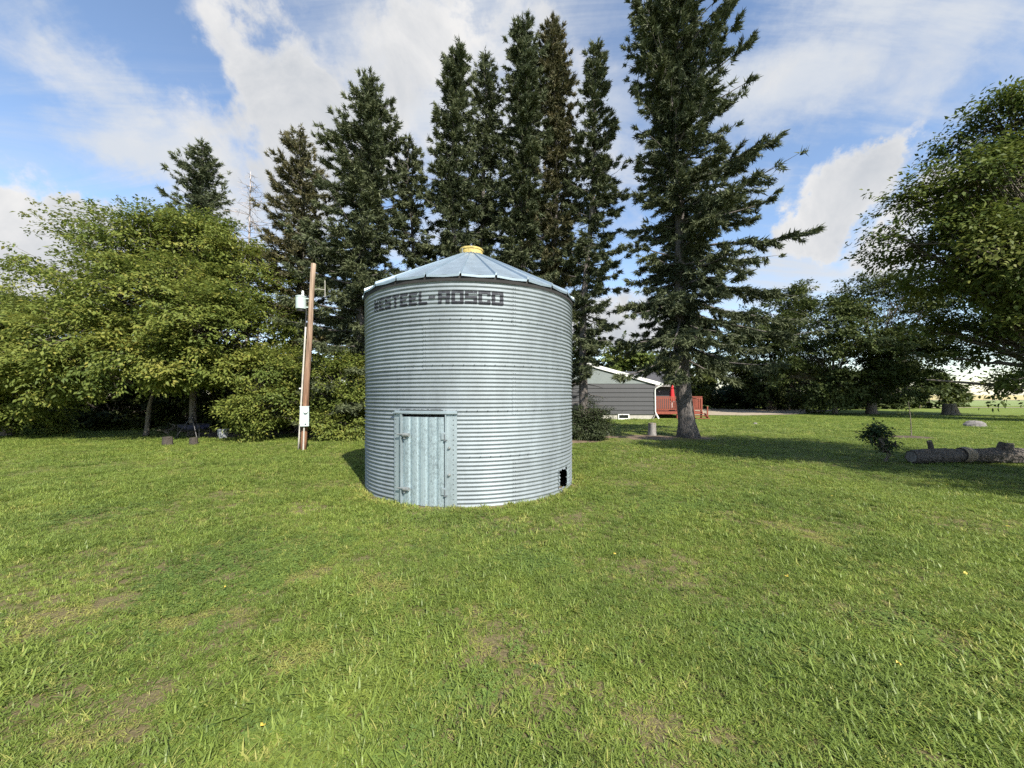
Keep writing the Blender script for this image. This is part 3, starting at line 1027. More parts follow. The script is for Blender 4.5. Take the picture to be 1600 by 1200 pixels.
def spruce(u, Y, u_top, v_top, prof, v_low, n_twigs, label, seed, mat='needle', trunk_r=0.26, gap=0.25, size=1.0, name='spruce_tree', group='spruces behind the grain bin', up_top=38, droop_low=-14, clump=1.0, stubs=True):
    """prof: rows (v, half width left px, half width right px)"""
    rg = np.random.default_rng(seed)
    bx = X(u, Y)
    H = Zv(v_top, Y)
    tx = X(u_top, Y) - bx
    root = empty(name, (bx, Y, 0), label, 'tree', group)
    sc = Y / F
    pz = np.array([Zv(p[0], Y) for p in prof])[::-1]
    pL = np.array([p[1] for p in prof])[::-1] * sc
    pR = np.array([p[2] for p in prof])[::-1] * sc
    zl = Zv(v_low, Y)

    def axis(z):
        t = np.clip(z / H, 0, 1)
        return np.stack([tx * t ** 1.2 + 0.10 * np.sin(z * 0.55 + seed), 0.08 * np.sin(z * 0.4 + 2 * seed), z], -1)
    zs = np.linspace(-0.15, H, 26)
    tr = trunk_r * (1 - np.clip(zs / H, 0, 1)) ** 0.85 + 0.012
    tr = tr * (1 + 0.55 * np.exp(-np.clip(zs, 0, 9) / 0.2))
    wood = MB()
    ph = rg.uniform(0, 6.28)
    wood.tube(axis(zs), tr, 14, 0.05, rg=rg, flute=lambda t, a: 1 + 0.16 * math.exp(-t * 22) * np.sin(5 * a + ph))
    # branches
    Ps, Ds, Ls, Ts = [], [], [], []
    z = zl * 0.55 if stubs else zl
    branches = []
    while z < H - 0.12:
        t = (z - zl) / (H - zl)
        k = rg.integers(4, 7) if z > zl else rg.integers(2, 4)
        a0 = rg.uniform(0, 6.28)
        for j in range(k):
            az_ = a0 + j / k * 6.28 + rg.uniform(-0.35, 0.35)
            zz = z + rg.uniform(-0.18, 0.18)
            if z < zl:
                branches.append((zz, az_, rg.uniform(0.4, 1.3), -0.25, 0.0))     # dead stub
                continue
            ca = math.cos(az_)
            wl = np.interp(zz, pz, pL); wr = np.interp(zz, pz, pR)
            s = (ca + 1) / 2
            w0 = wl * (1 - s) + wr * s
            ln = max(0.1, w0 * 1.05 - 0.07) * rg.choice([1.0, 0.84, 0.62, 1.14], p=[0.40, 0.28, 0.18, 0.14]) * rg.uniform(0.88, 1.14) * (1.0 if t > 0.9 else 0.82 + 0.42 * vnoise(np.array(zz * 0.9 + seed * 7.3), np.array(az_ * 1.1 + 3)))
            ln = min(ln, w0 * 1.12)
            if rg.random() < 0.05 + gap * 0.5:
                continue
            tt = max(0, t)
            el0 = math.radians(droop_low + (up_top - droop_low) * tt ** 1.1 + rg.uniform(-9, 9))
            branches.append((zz, az_, max(0.12, ln / max(0.55, math.cos(el0))), el0, 1.0))
        z += 0.27 + 0.15 * (1 - max(0, t)) + rg.uniform(-.05, .05)
    n_twigs = int(n_twigs * 2.62)
    tot = sum(b[2] ** 1.35 for b in branches if b[4] > 0)
    for zz, az_, ln, el0, live in branches:
        o = axis(np.array(zz))
        hd = np.array([math.cos(az_), math.sin(az_), 0])
        ss = np.linspace(0, 1, 6)
        curve = el0 + (0.35 if live else 0.1) * (ss - 0.35)
        d = hd[None] * np.cos(curve)[:, None] + np.array([0, 0, 1.0])[None] * np.sin(curve)[:, None]
        pts = o + np.concatenate([np.zeros((1, 3)), np.cumsum(d[1:] * ln / 5, 0)])
        pts[1:] += rg.normal(0, 0.02 * ln, (5, 3)) * np.linspace(0.3, 1, 5)[:, None]
        r0 = min(0.012 + 0.014 * ln, 0.07)
        wood.tube(pts, np.linspace(r0, 0.005, 6), 4, cap=False)
        if not live:
            continue
        n = int(n_twigs * ln ** 1.35 / tot)
        if n < 4: n = 4
        # side shoots first, twigs clustered on them: that gives tufts and gaps
        ns = max(3, int(ln * 7))
        sp = np.sort(rg.uniform(0.0, 1.0, ns)) ** 0.9
        sp[-1] = 1.0
        side = np.where(rg.random(ns) < 0.5, -1.0, 1.0)
        slen = (0.18 + 0.34 * ln * (1 - sp) ** 0.7 * rg.uniform(0.35, 1.0, ns)).clip(0.12, 1.0)
        alive = rg.random(ns) > 0.12 + gap * 0.5
        alive[-1] = True
        idx = rg.choice(np.flatnonzero(alive), n, p=(slen[alive] / slen[alive].sum()))
        bp = np.stack([np.interp(sp, ss, pts[:, q]) for q in range(3)], 1)
        bd = unit(np.stack([np.interp(sp, ss, d[:, q]) for q in range(3)], 1))
        lat = unit(np.cross(bd, np.array([0, 0, 1.0])))
        sd = unit(bd * 0.8 + lat * side[:, None] * 0.75 + np.array([0, 0, -0.18]) + rg.normal(0, 0.18, (ns, 3)))
        sd[-1] = bd[-1]
        w_ = rg.random(n)
        P = bp[idx] + sd[idx] * (slen[idx] * w_)[:, None] + rg.normal(0, 0.03 * clump, (n, 3)) + np.array([0, 0, -1.0]) * (0.06 * rg.random(n))[:, None]
        D = sd[idx] + rg.normal(0, 0.55, (n, 3)) + np.array([0, 0, -0.10])
        Ps.append(P); Ds.append(D)
        Ts.append(np.clip(0.35 + 0.30 * (sp[idx]) + rg.normal(0, 0.16, n) + rg.normal(0, 0.1), 0, 1))
    # short inner shoots that hide most of the stem
    q = int(n_twigs * 0.10)
    zi = rg.uniform(zl + 0.2, H - 0.2, q)
    ai = rg.uniform(0, 6.28, q)
    hd = np.stack([np.cos(ai), np.sin(ai), rg.normal(0, .3, q)], 1)
    keep = vnoise(zi * 1.4 + seed, ai * 1.3) > 0.22 + 0.5 * gap
    Ps.append((axis(zi) + hd * (np.interp(zi, [0, H], [trunk_r, 0.02]) + 0.55 * rg.random(q) ** 1.5 * np.clip((H - zi) / 3, 0.15, 1))[:, None])[keep])
    Ds.append((hd + rg.normal(0, .5, (q, 3)))[keep])
    Ts.append(np.clip(rg.normal(0.4, 0.14, q), 0, 1)[keep])
    P = np.concatenate(Ps); D = np.concatenate(Ds); T = np.concatenate(Ts)
    n = len(P)
    V = kites(P, D, size * rg.uniform(0.13, 0.24, n), size * rg.uniform(0.035, 0.062, n), rg)
    wood.build('trunk', M['bark_spruce'], root, smooth=True)
    link('crown', quads_mesh('crown', V, T), M[mat], root)
    return root


def broadleaf(u, Y, lobes, n_leaves, label, seed, mat='leaf', trunks=None, leaf=0.12, name='maple_tree', group=None, cluster=24, cat='tree', spray=0.55, limb_r=0.07, bark='bark_maple', yellow=0.02):
    """lobes: (u, v, radius px, depth offset m[, squash])"""
    rg = np.random.default_rng(seed)
    bx = X(u, Y)
    root = empty(name, (bx, Y, 0), label, cat, group)
    C, RR = [], []
    for lb in lobes:
        yy = Y + lb[3]
        C.append((X(lb[0], yy) - bx, lb[3], Zv(lb[1], yy)))
        RR.append(lb[2] * yy / F)
    C = np.array(C); RR = np.array(RR)
    wood = MB()
    trunks = trunks or [((0, 0, -0.1), (0.1, 0, 2.2), 0.2)]
    ends = []
    for (p0, p1, r, *bough) in trunks:
        p0 = np.array(p0, float); p1 = np.array(p1, float)
        k = np.linspace(0, 1, 8)
        pts = p0 + (p1 - p0) * k[:, None] + np.stack([0.06 * np.sin(k * 5 + seed), 0.05 * np.cos(k * 4), 0 * k], 1) * k[:, None]
        wood.tube(pts, np.linspace(r * 1.25, r * (0.3 if bough else 0.75), 8) * np.array([1.3, 1.08, 1, 1, 1, 1, 1, 1]), 10, 0.05, rg=rg)
        if not bough:
            ends.append((pts[-1], r * 0.75))
    limbs = []
    for c, r in zip(C, RR):
        e, er = min(ends, key=lambda q: np.linalg.norm(q[0] - c))
        k = np.linspace(0, 1, 9)
        mid = (e + c) / 2 + np.array([0, 0, 0.12 * np.linalg.norm(c - e)]) + rg.normal(0, 0.15, 3)
        pts = (1 - k)[:, None] ** 2 * e + 2 * (k * (1 - k))[:, None] * mid + k[:, None] ** 2 * c
        pts[1:-1] += rg.normal(0, 0.05, (7, 3))
        wood.tube(pts, np.linspace(min(er, limb_r * 1.4), 0.02, 9), 6, cap=False)
        limbs.append(pts)
    vol = RR ** 2
    n_cl = max(8, n_leaves // cluster)
    which = rg.choice(len(C), n_cl, p=vol / vol.sum())
    per = 14                                             # sprays on one bough end
    n_s = max(4, n_cl // per)
    which = rg.choice(len(C), n_s, p=vol / vol.sum())
    dirs = unit(rg.normal(size=(n_s, 3)))
    dirs[:, 2] = np.abs(dirs[:, 2]) * np.where(rg.random(n_s) < 0.74, 1, -0.8)
    dirs = unit(dirs)
    rad_ = rg.uniform(0.40, 1.0, n_s) ** 0.5 * (1 + rg.normal(0, 0.10, n_s)) * rg.choice([1.0, 1.28], n_s, p=[0.86, 0.14])
    sub = C[which] + dirs * (RR[which] * rad_)[:, None] * np.array([1.0, 1.0, 0.85])
    sbright = rg.normal(0, 0.13, n_s)
    k_ = rg.integers(0, n_s, n_cl)
    which = which[k_]; dirs = dirs[k_]
    cc = sub[k_] + rg.normal(0, 1, (n_cl, 3)) * (RR[which] * 0.155 + 0.07)[:, None] * np.array([1.25, 1.25, 0.7])
    # keep off the ground
    cc[:, 2] = np.maximum(cc[:, 2], 0.12 + 0.3 * rg.random(n_cl))
    # thin twig to each cluster
    for i in range(0, n_cl, 3):
        lp = limbs[which[i]]
        s = lp[rg.integers(3, len(lp))]
        mid = (s + cc[i]) / 2 + np.array([0, 0, 0.08])
        wood.tube(np.array([s, mid, cc[i]]), [0.018, 0.011, 0.004], 3, cap=False)
    # each cluster is a spray of drooping shoots
    sd = unit(dirs + rg.normal(0, 0.5, (n_cl, 3)) + np.array([0, 0, -0.05]))
    bright = rg.normal(0, 0.07, n_cl) + sbright[k_]
    ci = np.repeat(np.arange(n_cl), cluster)
    n = len(ci)
    w_ = rg.random(n)
    ln = spray * rg.uniform(0.7, 1.3, n_cl)
    lat = unit(np.cross(sd, np.array([0, 0, 1.0])) + 1e-6)
    off = rg.normal(0, 0.30, n) * (1 - 0.5 * w_)
    P = cc[ci] + sd[ci] * (ln[ci] * (w_ - 0.3))[:, None] + lat[ci] * (off * ln[ci])[:, None] + rg.normal(0, 0.055, (n, 3)) - np.array([0, 0, 1.0]) * (0.22 * ln[ci] * w_ ** 2)[:, None]
    D = sd[ci] * 0.6 + lat[ci] * np.sign(off)[:, None] * 0.7 + rg.normal(0, 0.35, (n, 3)) + np.array([0, 0, -0.35])
    Nn = np.array([0, 0, 1.0]) + 0.45 * dirs[ci] + rg.normal(0, 0.38, (n, 3))
    T = np.clip(0.42 + bright[ci] + rg.normal(0, 0.13, n), 0, 0.93)
    T[rg.random(n) < yellow] = 1.0
    V = leaf_quads(P, D, Nn, leaf * rg.uniform(0.55, 1.35, n), leaf * rg.uniform(0.34, 0.66, n))
    wood.build('trunk', M[bark], root, smooth=True)
    link('crown', quads_mesh('crown', V, T), M[mat], root)
    return root


spruce(562, 17.0, 578, 113, [(113, 2, 2), (150, 18, 20), (200, 40, 38), (250, 66, 48), (300, 68, 58), (400, 94, 80), (520, 100, 90), (640, 90, 80)], 640, 56000,
       'dense dark green spruce with a full pointed crown, tallest left of the bin roof', 1, gap=0.12, trunk_r=0.24)
spruce(468, 19.0, 470, 200, [(200, 2, 2), (230, 26, 14), (280, 40, 26), (350, 56, 52), (420, 64, 66), (520, 68, 72), (640, 50, 50)], 630, 30000,
       'thin-topped greyish spruce standing behind the wooden utility pole', 2, 'needle_brown', gap=0.35, trunk_r=0.2)
spruce(645, 19.0, 640, 222, [(222, 5, 5), (250, 20, 16), (330, 32, 32), (420, 44, 44), (520, 54, 54), (640, 48, 48)], 600, 20000,
       'sparse short spruce showing sky through it, between two taller spruces', 3, gap=0.55, trunk_r=0.15)
spruce(705, 17.6, 713, 68, [(68, 2, 2), (100, 17, 18), (150, 26, 28), (200, 36, 32), (250, 34, 34), (300, 42, 44), (400, 54, 54), (520, 58, 58), (640, 50, 50)], 600, 36000,
       'tall narrow spruce rising left of the yellow roof cap', 4, gap=0.25, trunk_r=0.2)
spruce(757, 19.2, 757, 84, [(84, 3, 3), (120, 14, 15), (170, 24, 24), (250, 38, 38), (350, 52, 52), (450, 60, 60), (640, 52, 52)], 600, 32000,
       'narrow grey-green spruce directly behind the yellow roof cap', 5, gap=0.3, trunk_r=0.2)
spruce(818, 18.0, 818, 30, [(30, 3, 3), (60, 20, 20), (100, 32, 30), (150, 34, 34), (250, 44, 44), (350, 52, 52), (450, 54, 54), (640, 46, 46)], 600, 48000,
       'tall dense deep green spruce, left one of the close pair behind the bin', 6, gap=0.12, trunk_r=0.22)
spruce(868, 18.6, 866, 28, [(28, 3, 3), (60, 18, 18), (100, 22, 28), (150, 26, 32), (200, 30, 30), (300, 46, 40), (420, 50, 44), (640, 44, 40)], 600, 40000,
       'tall brown-tinged spruce, right one of the close pair behind the bin', 7, 'needle_brown', gap=0.22, trunk_r=0.22)
spruce(908, 17.6, 936, 68, [(68, 2, 2), (100, 14, 12), (150, 24, 24), (200, 24, 34), (250, 38, 34), (320, 40, 46), (400, 52, 56), (480, 50, 52), (560, 44, 44), (640, 30, 30)], 588, 30000,
       'slim spruce with bare gaps and visible trunk right of the bin edge', 8, gap=0.42, trunk_r=0.2)
spruce(1072, 16.35, 1040, -25, [(-25, 8, 8), (20, 55, 60), (70, 62, 84), (120, 62, 94), (200, 60, 128), (300, 68, 138), (400, 86, 166), (480, 98, 162), (540, 98, 140), (580, 80, 120), (600, 50, 80)], 552, 80000,
       'very large spruce with thick grey trunk and wide branches standing before the house', 9, gap=0.30, trunk_r=0.33, droop_low=-22, up_top=42, size=1.05)
spruce(316, 27.0, 314, 221, [(221, 2, 2), (250, 20, 16), (300, 46, 40), (340, 44, 38), (400, 52, 52), (560, 56, 56)], 560, 22000,
       'dark spruce top rising alone above the left leafy tree', 10, gap=0.3, trunk_r=0.25, size=1.3)

# dead spruce
def dead_tree():
    rg = np.random.default_rng(77)
    Y = 24.0; bx = X(384, Y); H = Zv(268, Y)
    root = empty('dead_tree', (bx, Y, 0), 'bare dead grey tree with fine twigs, between the lone spruce top and the conifers', 'tree')
    w = MB()
    zs = np.linspace(-0.1, H, 16)
    w.tube(np.stack([0.3 * zs / H, 0 * zs, zs], 1), np.linspace(0.17, 0.02, 16), 8, 0.05)
    w.build('trunk', M['bark_dead'], root, smooth=True)
    t = MB()
    z = 4.0
    while z < H - 0.1:
        for j in range(5):
            a = rg.uniform(0, 6.28); ln = min(2.0, (H - z) * 0.32 + 0.3) * rg.uniform(0.5, 1.1)
            k = np.linspace(0, 1, 5)
            hd = np.array([math.cos(a), math.sin(a), 0])
            pts = np.array([0.3 * z / H, 0, z]) + hd * (ln * k)[:, None] + np.array([0, 0, 1.0]) * (ln * (0.15 * k - 0.4 * k ** 2 * rg.uniform(0, 1)))[:, None]
            t.tube(pts, np.linspace(0.022, 0.008, 5), 4, cap=False)
            for q in range(int(ln * 5)):
                s = rg.uniform(0.3, 1); p = np.stack([np.interp(s, k, pts[:, i]) for i in range(3)])
                d = unit(hd * 0.6 + rg.normal(0, 0.6, 3))
                t.tube(np.array([p, p + d * 0.25, p + d * 0.42 + np.array([0, 0, -.06])]), [0.010, 0.008, 0.005], 3, cap=False)
        z += 0.36
    t.build('dead_branches', M['bark_dead'], root)['kind'] = 'stuff'


dead_tree()

# left leafy trees
broadleaf(300, 16.6, [(205, 405, 74, 0), (290, 388, 64, 0.5), (345, 402, 56, 0.8), (118, 440, 60, -0.5), (378, 448, 54, 0.3), (250, 465, 78, -1.2), (165, 510, 70, -1.6),
                      (330, 515, 74, -1.4), (405, 530, 50, -0.4), (245, 550, 60, -2.4), (110, 535, 58, -1.4), (375, 570, 44, -1.2), (300, 566, 42, -2.2), (190, 562, 42, -2.5), (130, 572, 38, -2.3), (345, 590, 30, -1.6), (240, 572, 32, -2.6), (430, 480, 34, .4)],
          122000, 'big broad leafy tree with yellow-green crown, left of the utility pole', 21, trunks=[((0, 0, -.1), (0.15, 0, 2.6), 0.13), ((-2.2, 0.2, -.1), (-1.5, -0.2, 1.9), 0.08)],
          leaf=0.15, yellow=0.035)
broadleaf(10, 17.0, [(20, 500, 46, 0), (-60, 490, 80, 0.5), (70, 515, 50, -0.5), (-20, 555, 76, -1.2), (60, 575, 54, -1.8), (110, 580, 44, -2.2), (-90, 595, 70, -1.0), (20, 610, 42, -1.8), (75, 620, 34, -1.2), (-40, 630, 46, -1.0), (20, 655, 30, -.6), (75, 658, 26, .3), (-30, 665, 30, -.2), (115, 650, 22, .6)],
          78000, 'spreading leafy tree at the left edge of the lawn', 22, trunks=[((0, 0, -.1), (0.5, 0, 2.0), 0.16)], leaf=0.15, yellow=0.03)
broadleaf(410, 15.3, [(400, 588, 40, 0), (440, 582, 36, 0.3), (425, 632, 38, -0.2), (385, 645, 30, -0.3), (455, 655, 32, 0.1), (405, 668, 26, -0.3)],
          26000, 'leafy green sapling clump left of the utility pole foot', 23, trunks=[((0, 0, -.1), (0.1, 0, 0.9), 0.07), ((-0.3, 0.1, -.1), (-0.4, 0, 1.0), 0.06)], leaf=0.12, name='maple_sapling', group='sapling clumps along the lawn edge', limb_r=0.03)
broadleaf(525, 15.9, [(515, 588, 38, 0), (555, 600, 40, 0.3), (500, 628, 38, -0.2), (548, 645, 42, -0.1), (510, 665, 32, -0.3), (570, 670, 34, 0), (585, 620, 40, .5)],
          34000, 'leafy green sapling clump between the utility pole and the bin', 24, trunks=[((0, 0, -.1), (0.1, 0, 0.9), 0.07), ((0.5, 0.1, -.1), (0.6, 0, 1.1), 0.06)], leaf=0.12, name='maple_sapling', group='sapling clumps along the lawn edge', limb_r=0.03)
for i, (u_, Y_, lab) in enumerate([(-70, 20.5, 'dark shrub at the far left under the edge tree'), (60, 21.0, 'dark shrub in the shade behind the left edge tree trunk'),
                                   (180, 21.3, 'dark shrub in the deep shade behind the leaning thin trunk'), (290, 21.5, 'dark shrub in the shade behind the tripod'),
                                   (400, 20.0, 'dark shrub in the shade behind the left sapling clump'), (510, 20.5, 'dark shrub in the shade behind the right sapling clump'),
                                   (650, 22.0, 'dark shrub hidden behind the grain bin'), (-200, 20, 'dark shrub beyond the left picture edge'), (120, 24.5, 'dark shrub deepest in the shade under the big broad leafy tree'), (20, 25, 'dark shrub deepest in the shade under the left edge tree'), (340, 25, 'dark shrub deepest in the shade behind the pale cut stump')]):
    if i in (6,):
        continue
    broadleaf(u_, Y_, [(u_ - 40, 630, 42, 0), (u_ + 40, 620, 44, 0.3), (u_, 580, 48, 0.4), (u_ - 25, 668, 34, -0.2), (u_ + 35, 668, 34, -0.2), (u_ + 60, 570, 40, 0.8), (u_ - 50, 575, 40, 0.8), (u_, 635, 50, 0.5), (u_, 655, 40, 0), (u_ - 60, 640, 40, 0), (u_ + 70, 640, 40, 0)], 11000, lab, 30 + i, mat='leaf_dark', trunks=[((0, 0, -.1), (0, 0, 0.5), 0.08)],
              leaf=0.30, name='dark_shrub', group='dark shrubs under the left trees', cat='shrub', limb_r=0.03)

# right side
R1 = broadleaf(1716, 8.0, [(1570, 205, 56, 0), (1505, 295, 50, -0.3), (1585, 290, 62, -0.6), (1435, 318, 32, 0), (1412, 372, 36, 0.2), (1480, 380, 54, -0.3), (1570, 400, 66, -0.7), (1660, 250, 100, 0),
                            (1670, 420, 105, -0.4), (1505, 440, 44, 0.2), (1600, 500, 52, -0.3), (1450, 425, 34, 0.3), (1570, 545, 36, 0.2), (1590, 612, 26, -0.5), (1650, 590, 44, -0.3), (1750, 330, 125, 0.4), (1780, 480, 110, 0.3),
                            (1540, 365, 52, 0.3), (1620, 340, 70, 0.4), (1525, 520, 26, 0.6), (1492, 560, 22, 0.6), (1455, 520, 26, 0.8)],
               96000, 'large leafy tree reaching in from the right edge over the log', 41, mat='leaf_mid', trunks=[((0, 0, -.1), (-0.3, 0, 1.95), 0.24), ((-0.2, 0, 1.85), (-3.45, 0.2, 2.12), 0.05, 1)], leaf=0.098, spray=0.40, limb_r=0.05, yellow=0.01)
broadleaf(1362, 36.0, [(1290, 505, 44, 0), (1350, 478, 40, 0.5), (1400, 468, 42, 0), (1450, 490, 48, 0), (1330, 540, 52, -1), (1412, 555, 50, -1), (1275, 560, 42, -0.5), (1455, 540, 34, 0), (1370, 595, 36, -1.5), (1310, 600, 34, -1),  (1240, 590, 30, 0), (1340, 625, 26, 1), (1400, 622, 22, 1), (1270, 625, 26, 1)],
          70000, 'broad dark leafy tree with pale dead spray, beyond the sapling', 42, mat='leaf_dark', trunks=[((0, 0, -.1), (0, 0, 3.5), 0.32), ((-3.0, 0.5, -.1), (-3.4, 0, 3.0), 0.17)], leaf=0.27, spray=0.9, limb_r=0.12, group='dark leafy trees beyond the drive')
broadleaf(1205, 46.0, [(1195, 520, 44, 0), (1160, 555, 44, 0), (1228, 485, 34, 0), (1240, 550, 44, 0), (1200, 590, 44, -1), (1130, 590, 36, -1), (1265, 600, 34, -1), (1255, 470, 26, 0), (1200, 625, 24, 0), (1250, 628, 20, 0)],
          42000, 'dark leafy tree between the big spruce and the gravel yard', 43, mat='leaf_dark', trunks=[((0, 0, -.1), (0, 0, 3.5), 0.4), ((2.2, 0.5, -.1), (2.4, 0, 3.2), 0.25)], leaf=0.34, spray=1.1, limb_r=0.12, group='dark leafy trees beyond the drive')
broadleaf(1175, 50.5, [(1180, 612, 24, 0), (1145, 618, 22, 0), (1215, 618, 20, 0), (1115, 622, 20, 0), (1165, 628, 16, -0.5), (1200, 628, 16, -.5)],
          12000, 'rounded blue-green shrub at the back edge of the gravel yard', 44, mat='leaf_blue', trunks=[((0, 0, -.1), (0, 0, 0.6), 0.1)], leaf=0.26, name='lilac_shrub', cat='shrub', spray=0.8, limb_r=0.04)
for i, (u_, Y_, vt, lab) in enumerate([(1080, 58, 545, 'far dark leafy tree behind the house deck'), (1240, 60, 560, 'far dark leafy tree behind the gravel yard'), (1400, 58, 560, 'far dark leafy tree behind the broad right tree'),
                                       (990, 50, 548, 'mid green leafy tree rising behind the house roof'), (930, 52, 528, 'leafy tree behind the house ridge'), (1320, 62, 575, 'far dark leafy tree seen between the two broad right trees')]):
    r_ = (617 - vt) * 0.42
    broadleaf(u_, Y_, [(u_, vt + r_, r_, 0), (u_ - 45, vt + r_ + 12, r_, 0), (u_ + 45, vt + r_ + 8, r_, 0), (u_ - 60, 610, 26, 0), (u_ + 60, 610, 26, 0), (u_, 615, 28, -.5), (u_ - 80, 622, 20, 0), (u_ + 85, 622, 20, 0), (u_ + 30, 628, 16, -1), (u_ - 30, 628, 16, -1)], 13500, lab, 50 + i,
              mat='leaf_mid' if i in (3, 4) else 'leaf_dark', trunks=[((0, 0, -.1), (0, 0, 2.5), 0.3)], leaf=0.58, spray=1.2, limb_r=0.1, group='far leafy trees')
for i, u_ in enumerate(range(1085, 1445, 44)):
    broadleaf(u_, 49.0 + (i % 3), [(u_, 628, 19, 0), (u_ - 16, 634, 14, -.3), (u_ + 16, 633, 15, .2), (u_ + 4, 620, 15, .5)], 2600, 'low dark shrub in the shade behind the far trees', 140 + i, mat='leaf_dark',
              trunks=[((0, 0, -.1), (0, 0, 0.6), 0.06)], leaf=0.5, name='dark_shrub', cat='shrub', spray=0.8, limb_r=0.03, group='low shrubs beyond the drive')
# dark juniper bush beside the bin
broadleaf(920, 15.4, [(920, 648, 22, 0), (910, 668, 22, 0), (932, 670, 20, 0), (898, 655, 16, 0.2), (915, 636, 14, 0), (938, 652, 12, 0.1), (905, 682, 16, -0.1), (928, 684, 14, -.1)], 16000, 'dense dark round bush against the right side of the bin', 61, mat='leaf_juniper',
          trunks=[((0, 0, -.05), (0, 0, 0.3), 0.05)], leaf=0.075, name='juniper_bush', cat='bush', spray=0.25, limb_r=0.02, yellow=0)
# young shrub on the lawn
broadleaf(1383, 10.35, [(1366, 682, 9, 0), (1376, 676, 8, 0), (1386, 691, 9, 0), (1396, 696, 7, 0), (1359, 685, 6, 0), (1382, 704, 8, 0)], 1700, 'small young dark green shrub alone on the shaded lawn', 62, mat='leaf_blue',
          trunks=[((0, 0, -.05), (0.02, 0, 0.3), 0.02), ((0.04, 0, -.05), (0.1, 0, 0.3), 0.015)], leaf=0.085, name='young_shrub', cat='shrub', spray=0.16, limb_r=0.012, cluster=14, yellow=0)


def sapling():
    Y = 16.2; r = empty('sapling', (X(1424, Y), Y, 0), 'thin young sapling stem in a round mulch bed', 'sapling')
    k = np.linspace(0, 1, 9)
    H = 1.55
    MB().tube(np.stack([-0.14 * k ** 2, 0 * k, H * k], 1), np.linspace(0.022, 0.010, 9), 6).build('stem', M['bark_maple'], r)
    rg = np.random.default_rng(5)
    n = 160
    P = np.stack([rg.normal(-0.2, 0.22, n), rg.normal(0, 0.2, n), rg.uniform(1.0, 1.75, n)], 1)
    P[:, :2] *= 0.9
    V = leaf_quads(P, rg.normal(size=(n, 3)) + np.array([0, 0, -.4]), rg.normal(0, .4, (n, 3)) + np.array([0, 0, 1.0]), rg.uniform(.07, .12, n), rg.uniform(.03, .05, n))
    link('leaves', quads_mesh('leaves', V, rg.uniform(.2, .7, n)), M['leaf_dark'], r)['kind'] = 'stuff'


sapling()

# unseen trees at right: first shades the lawn, others added to darken distant trees
SHADE = [(14.6, 2.4, 2.6, 1.0), (37.0, 24.0, 2.0, 1.7), (44.0, 31.0, 0.9, 1.8)]

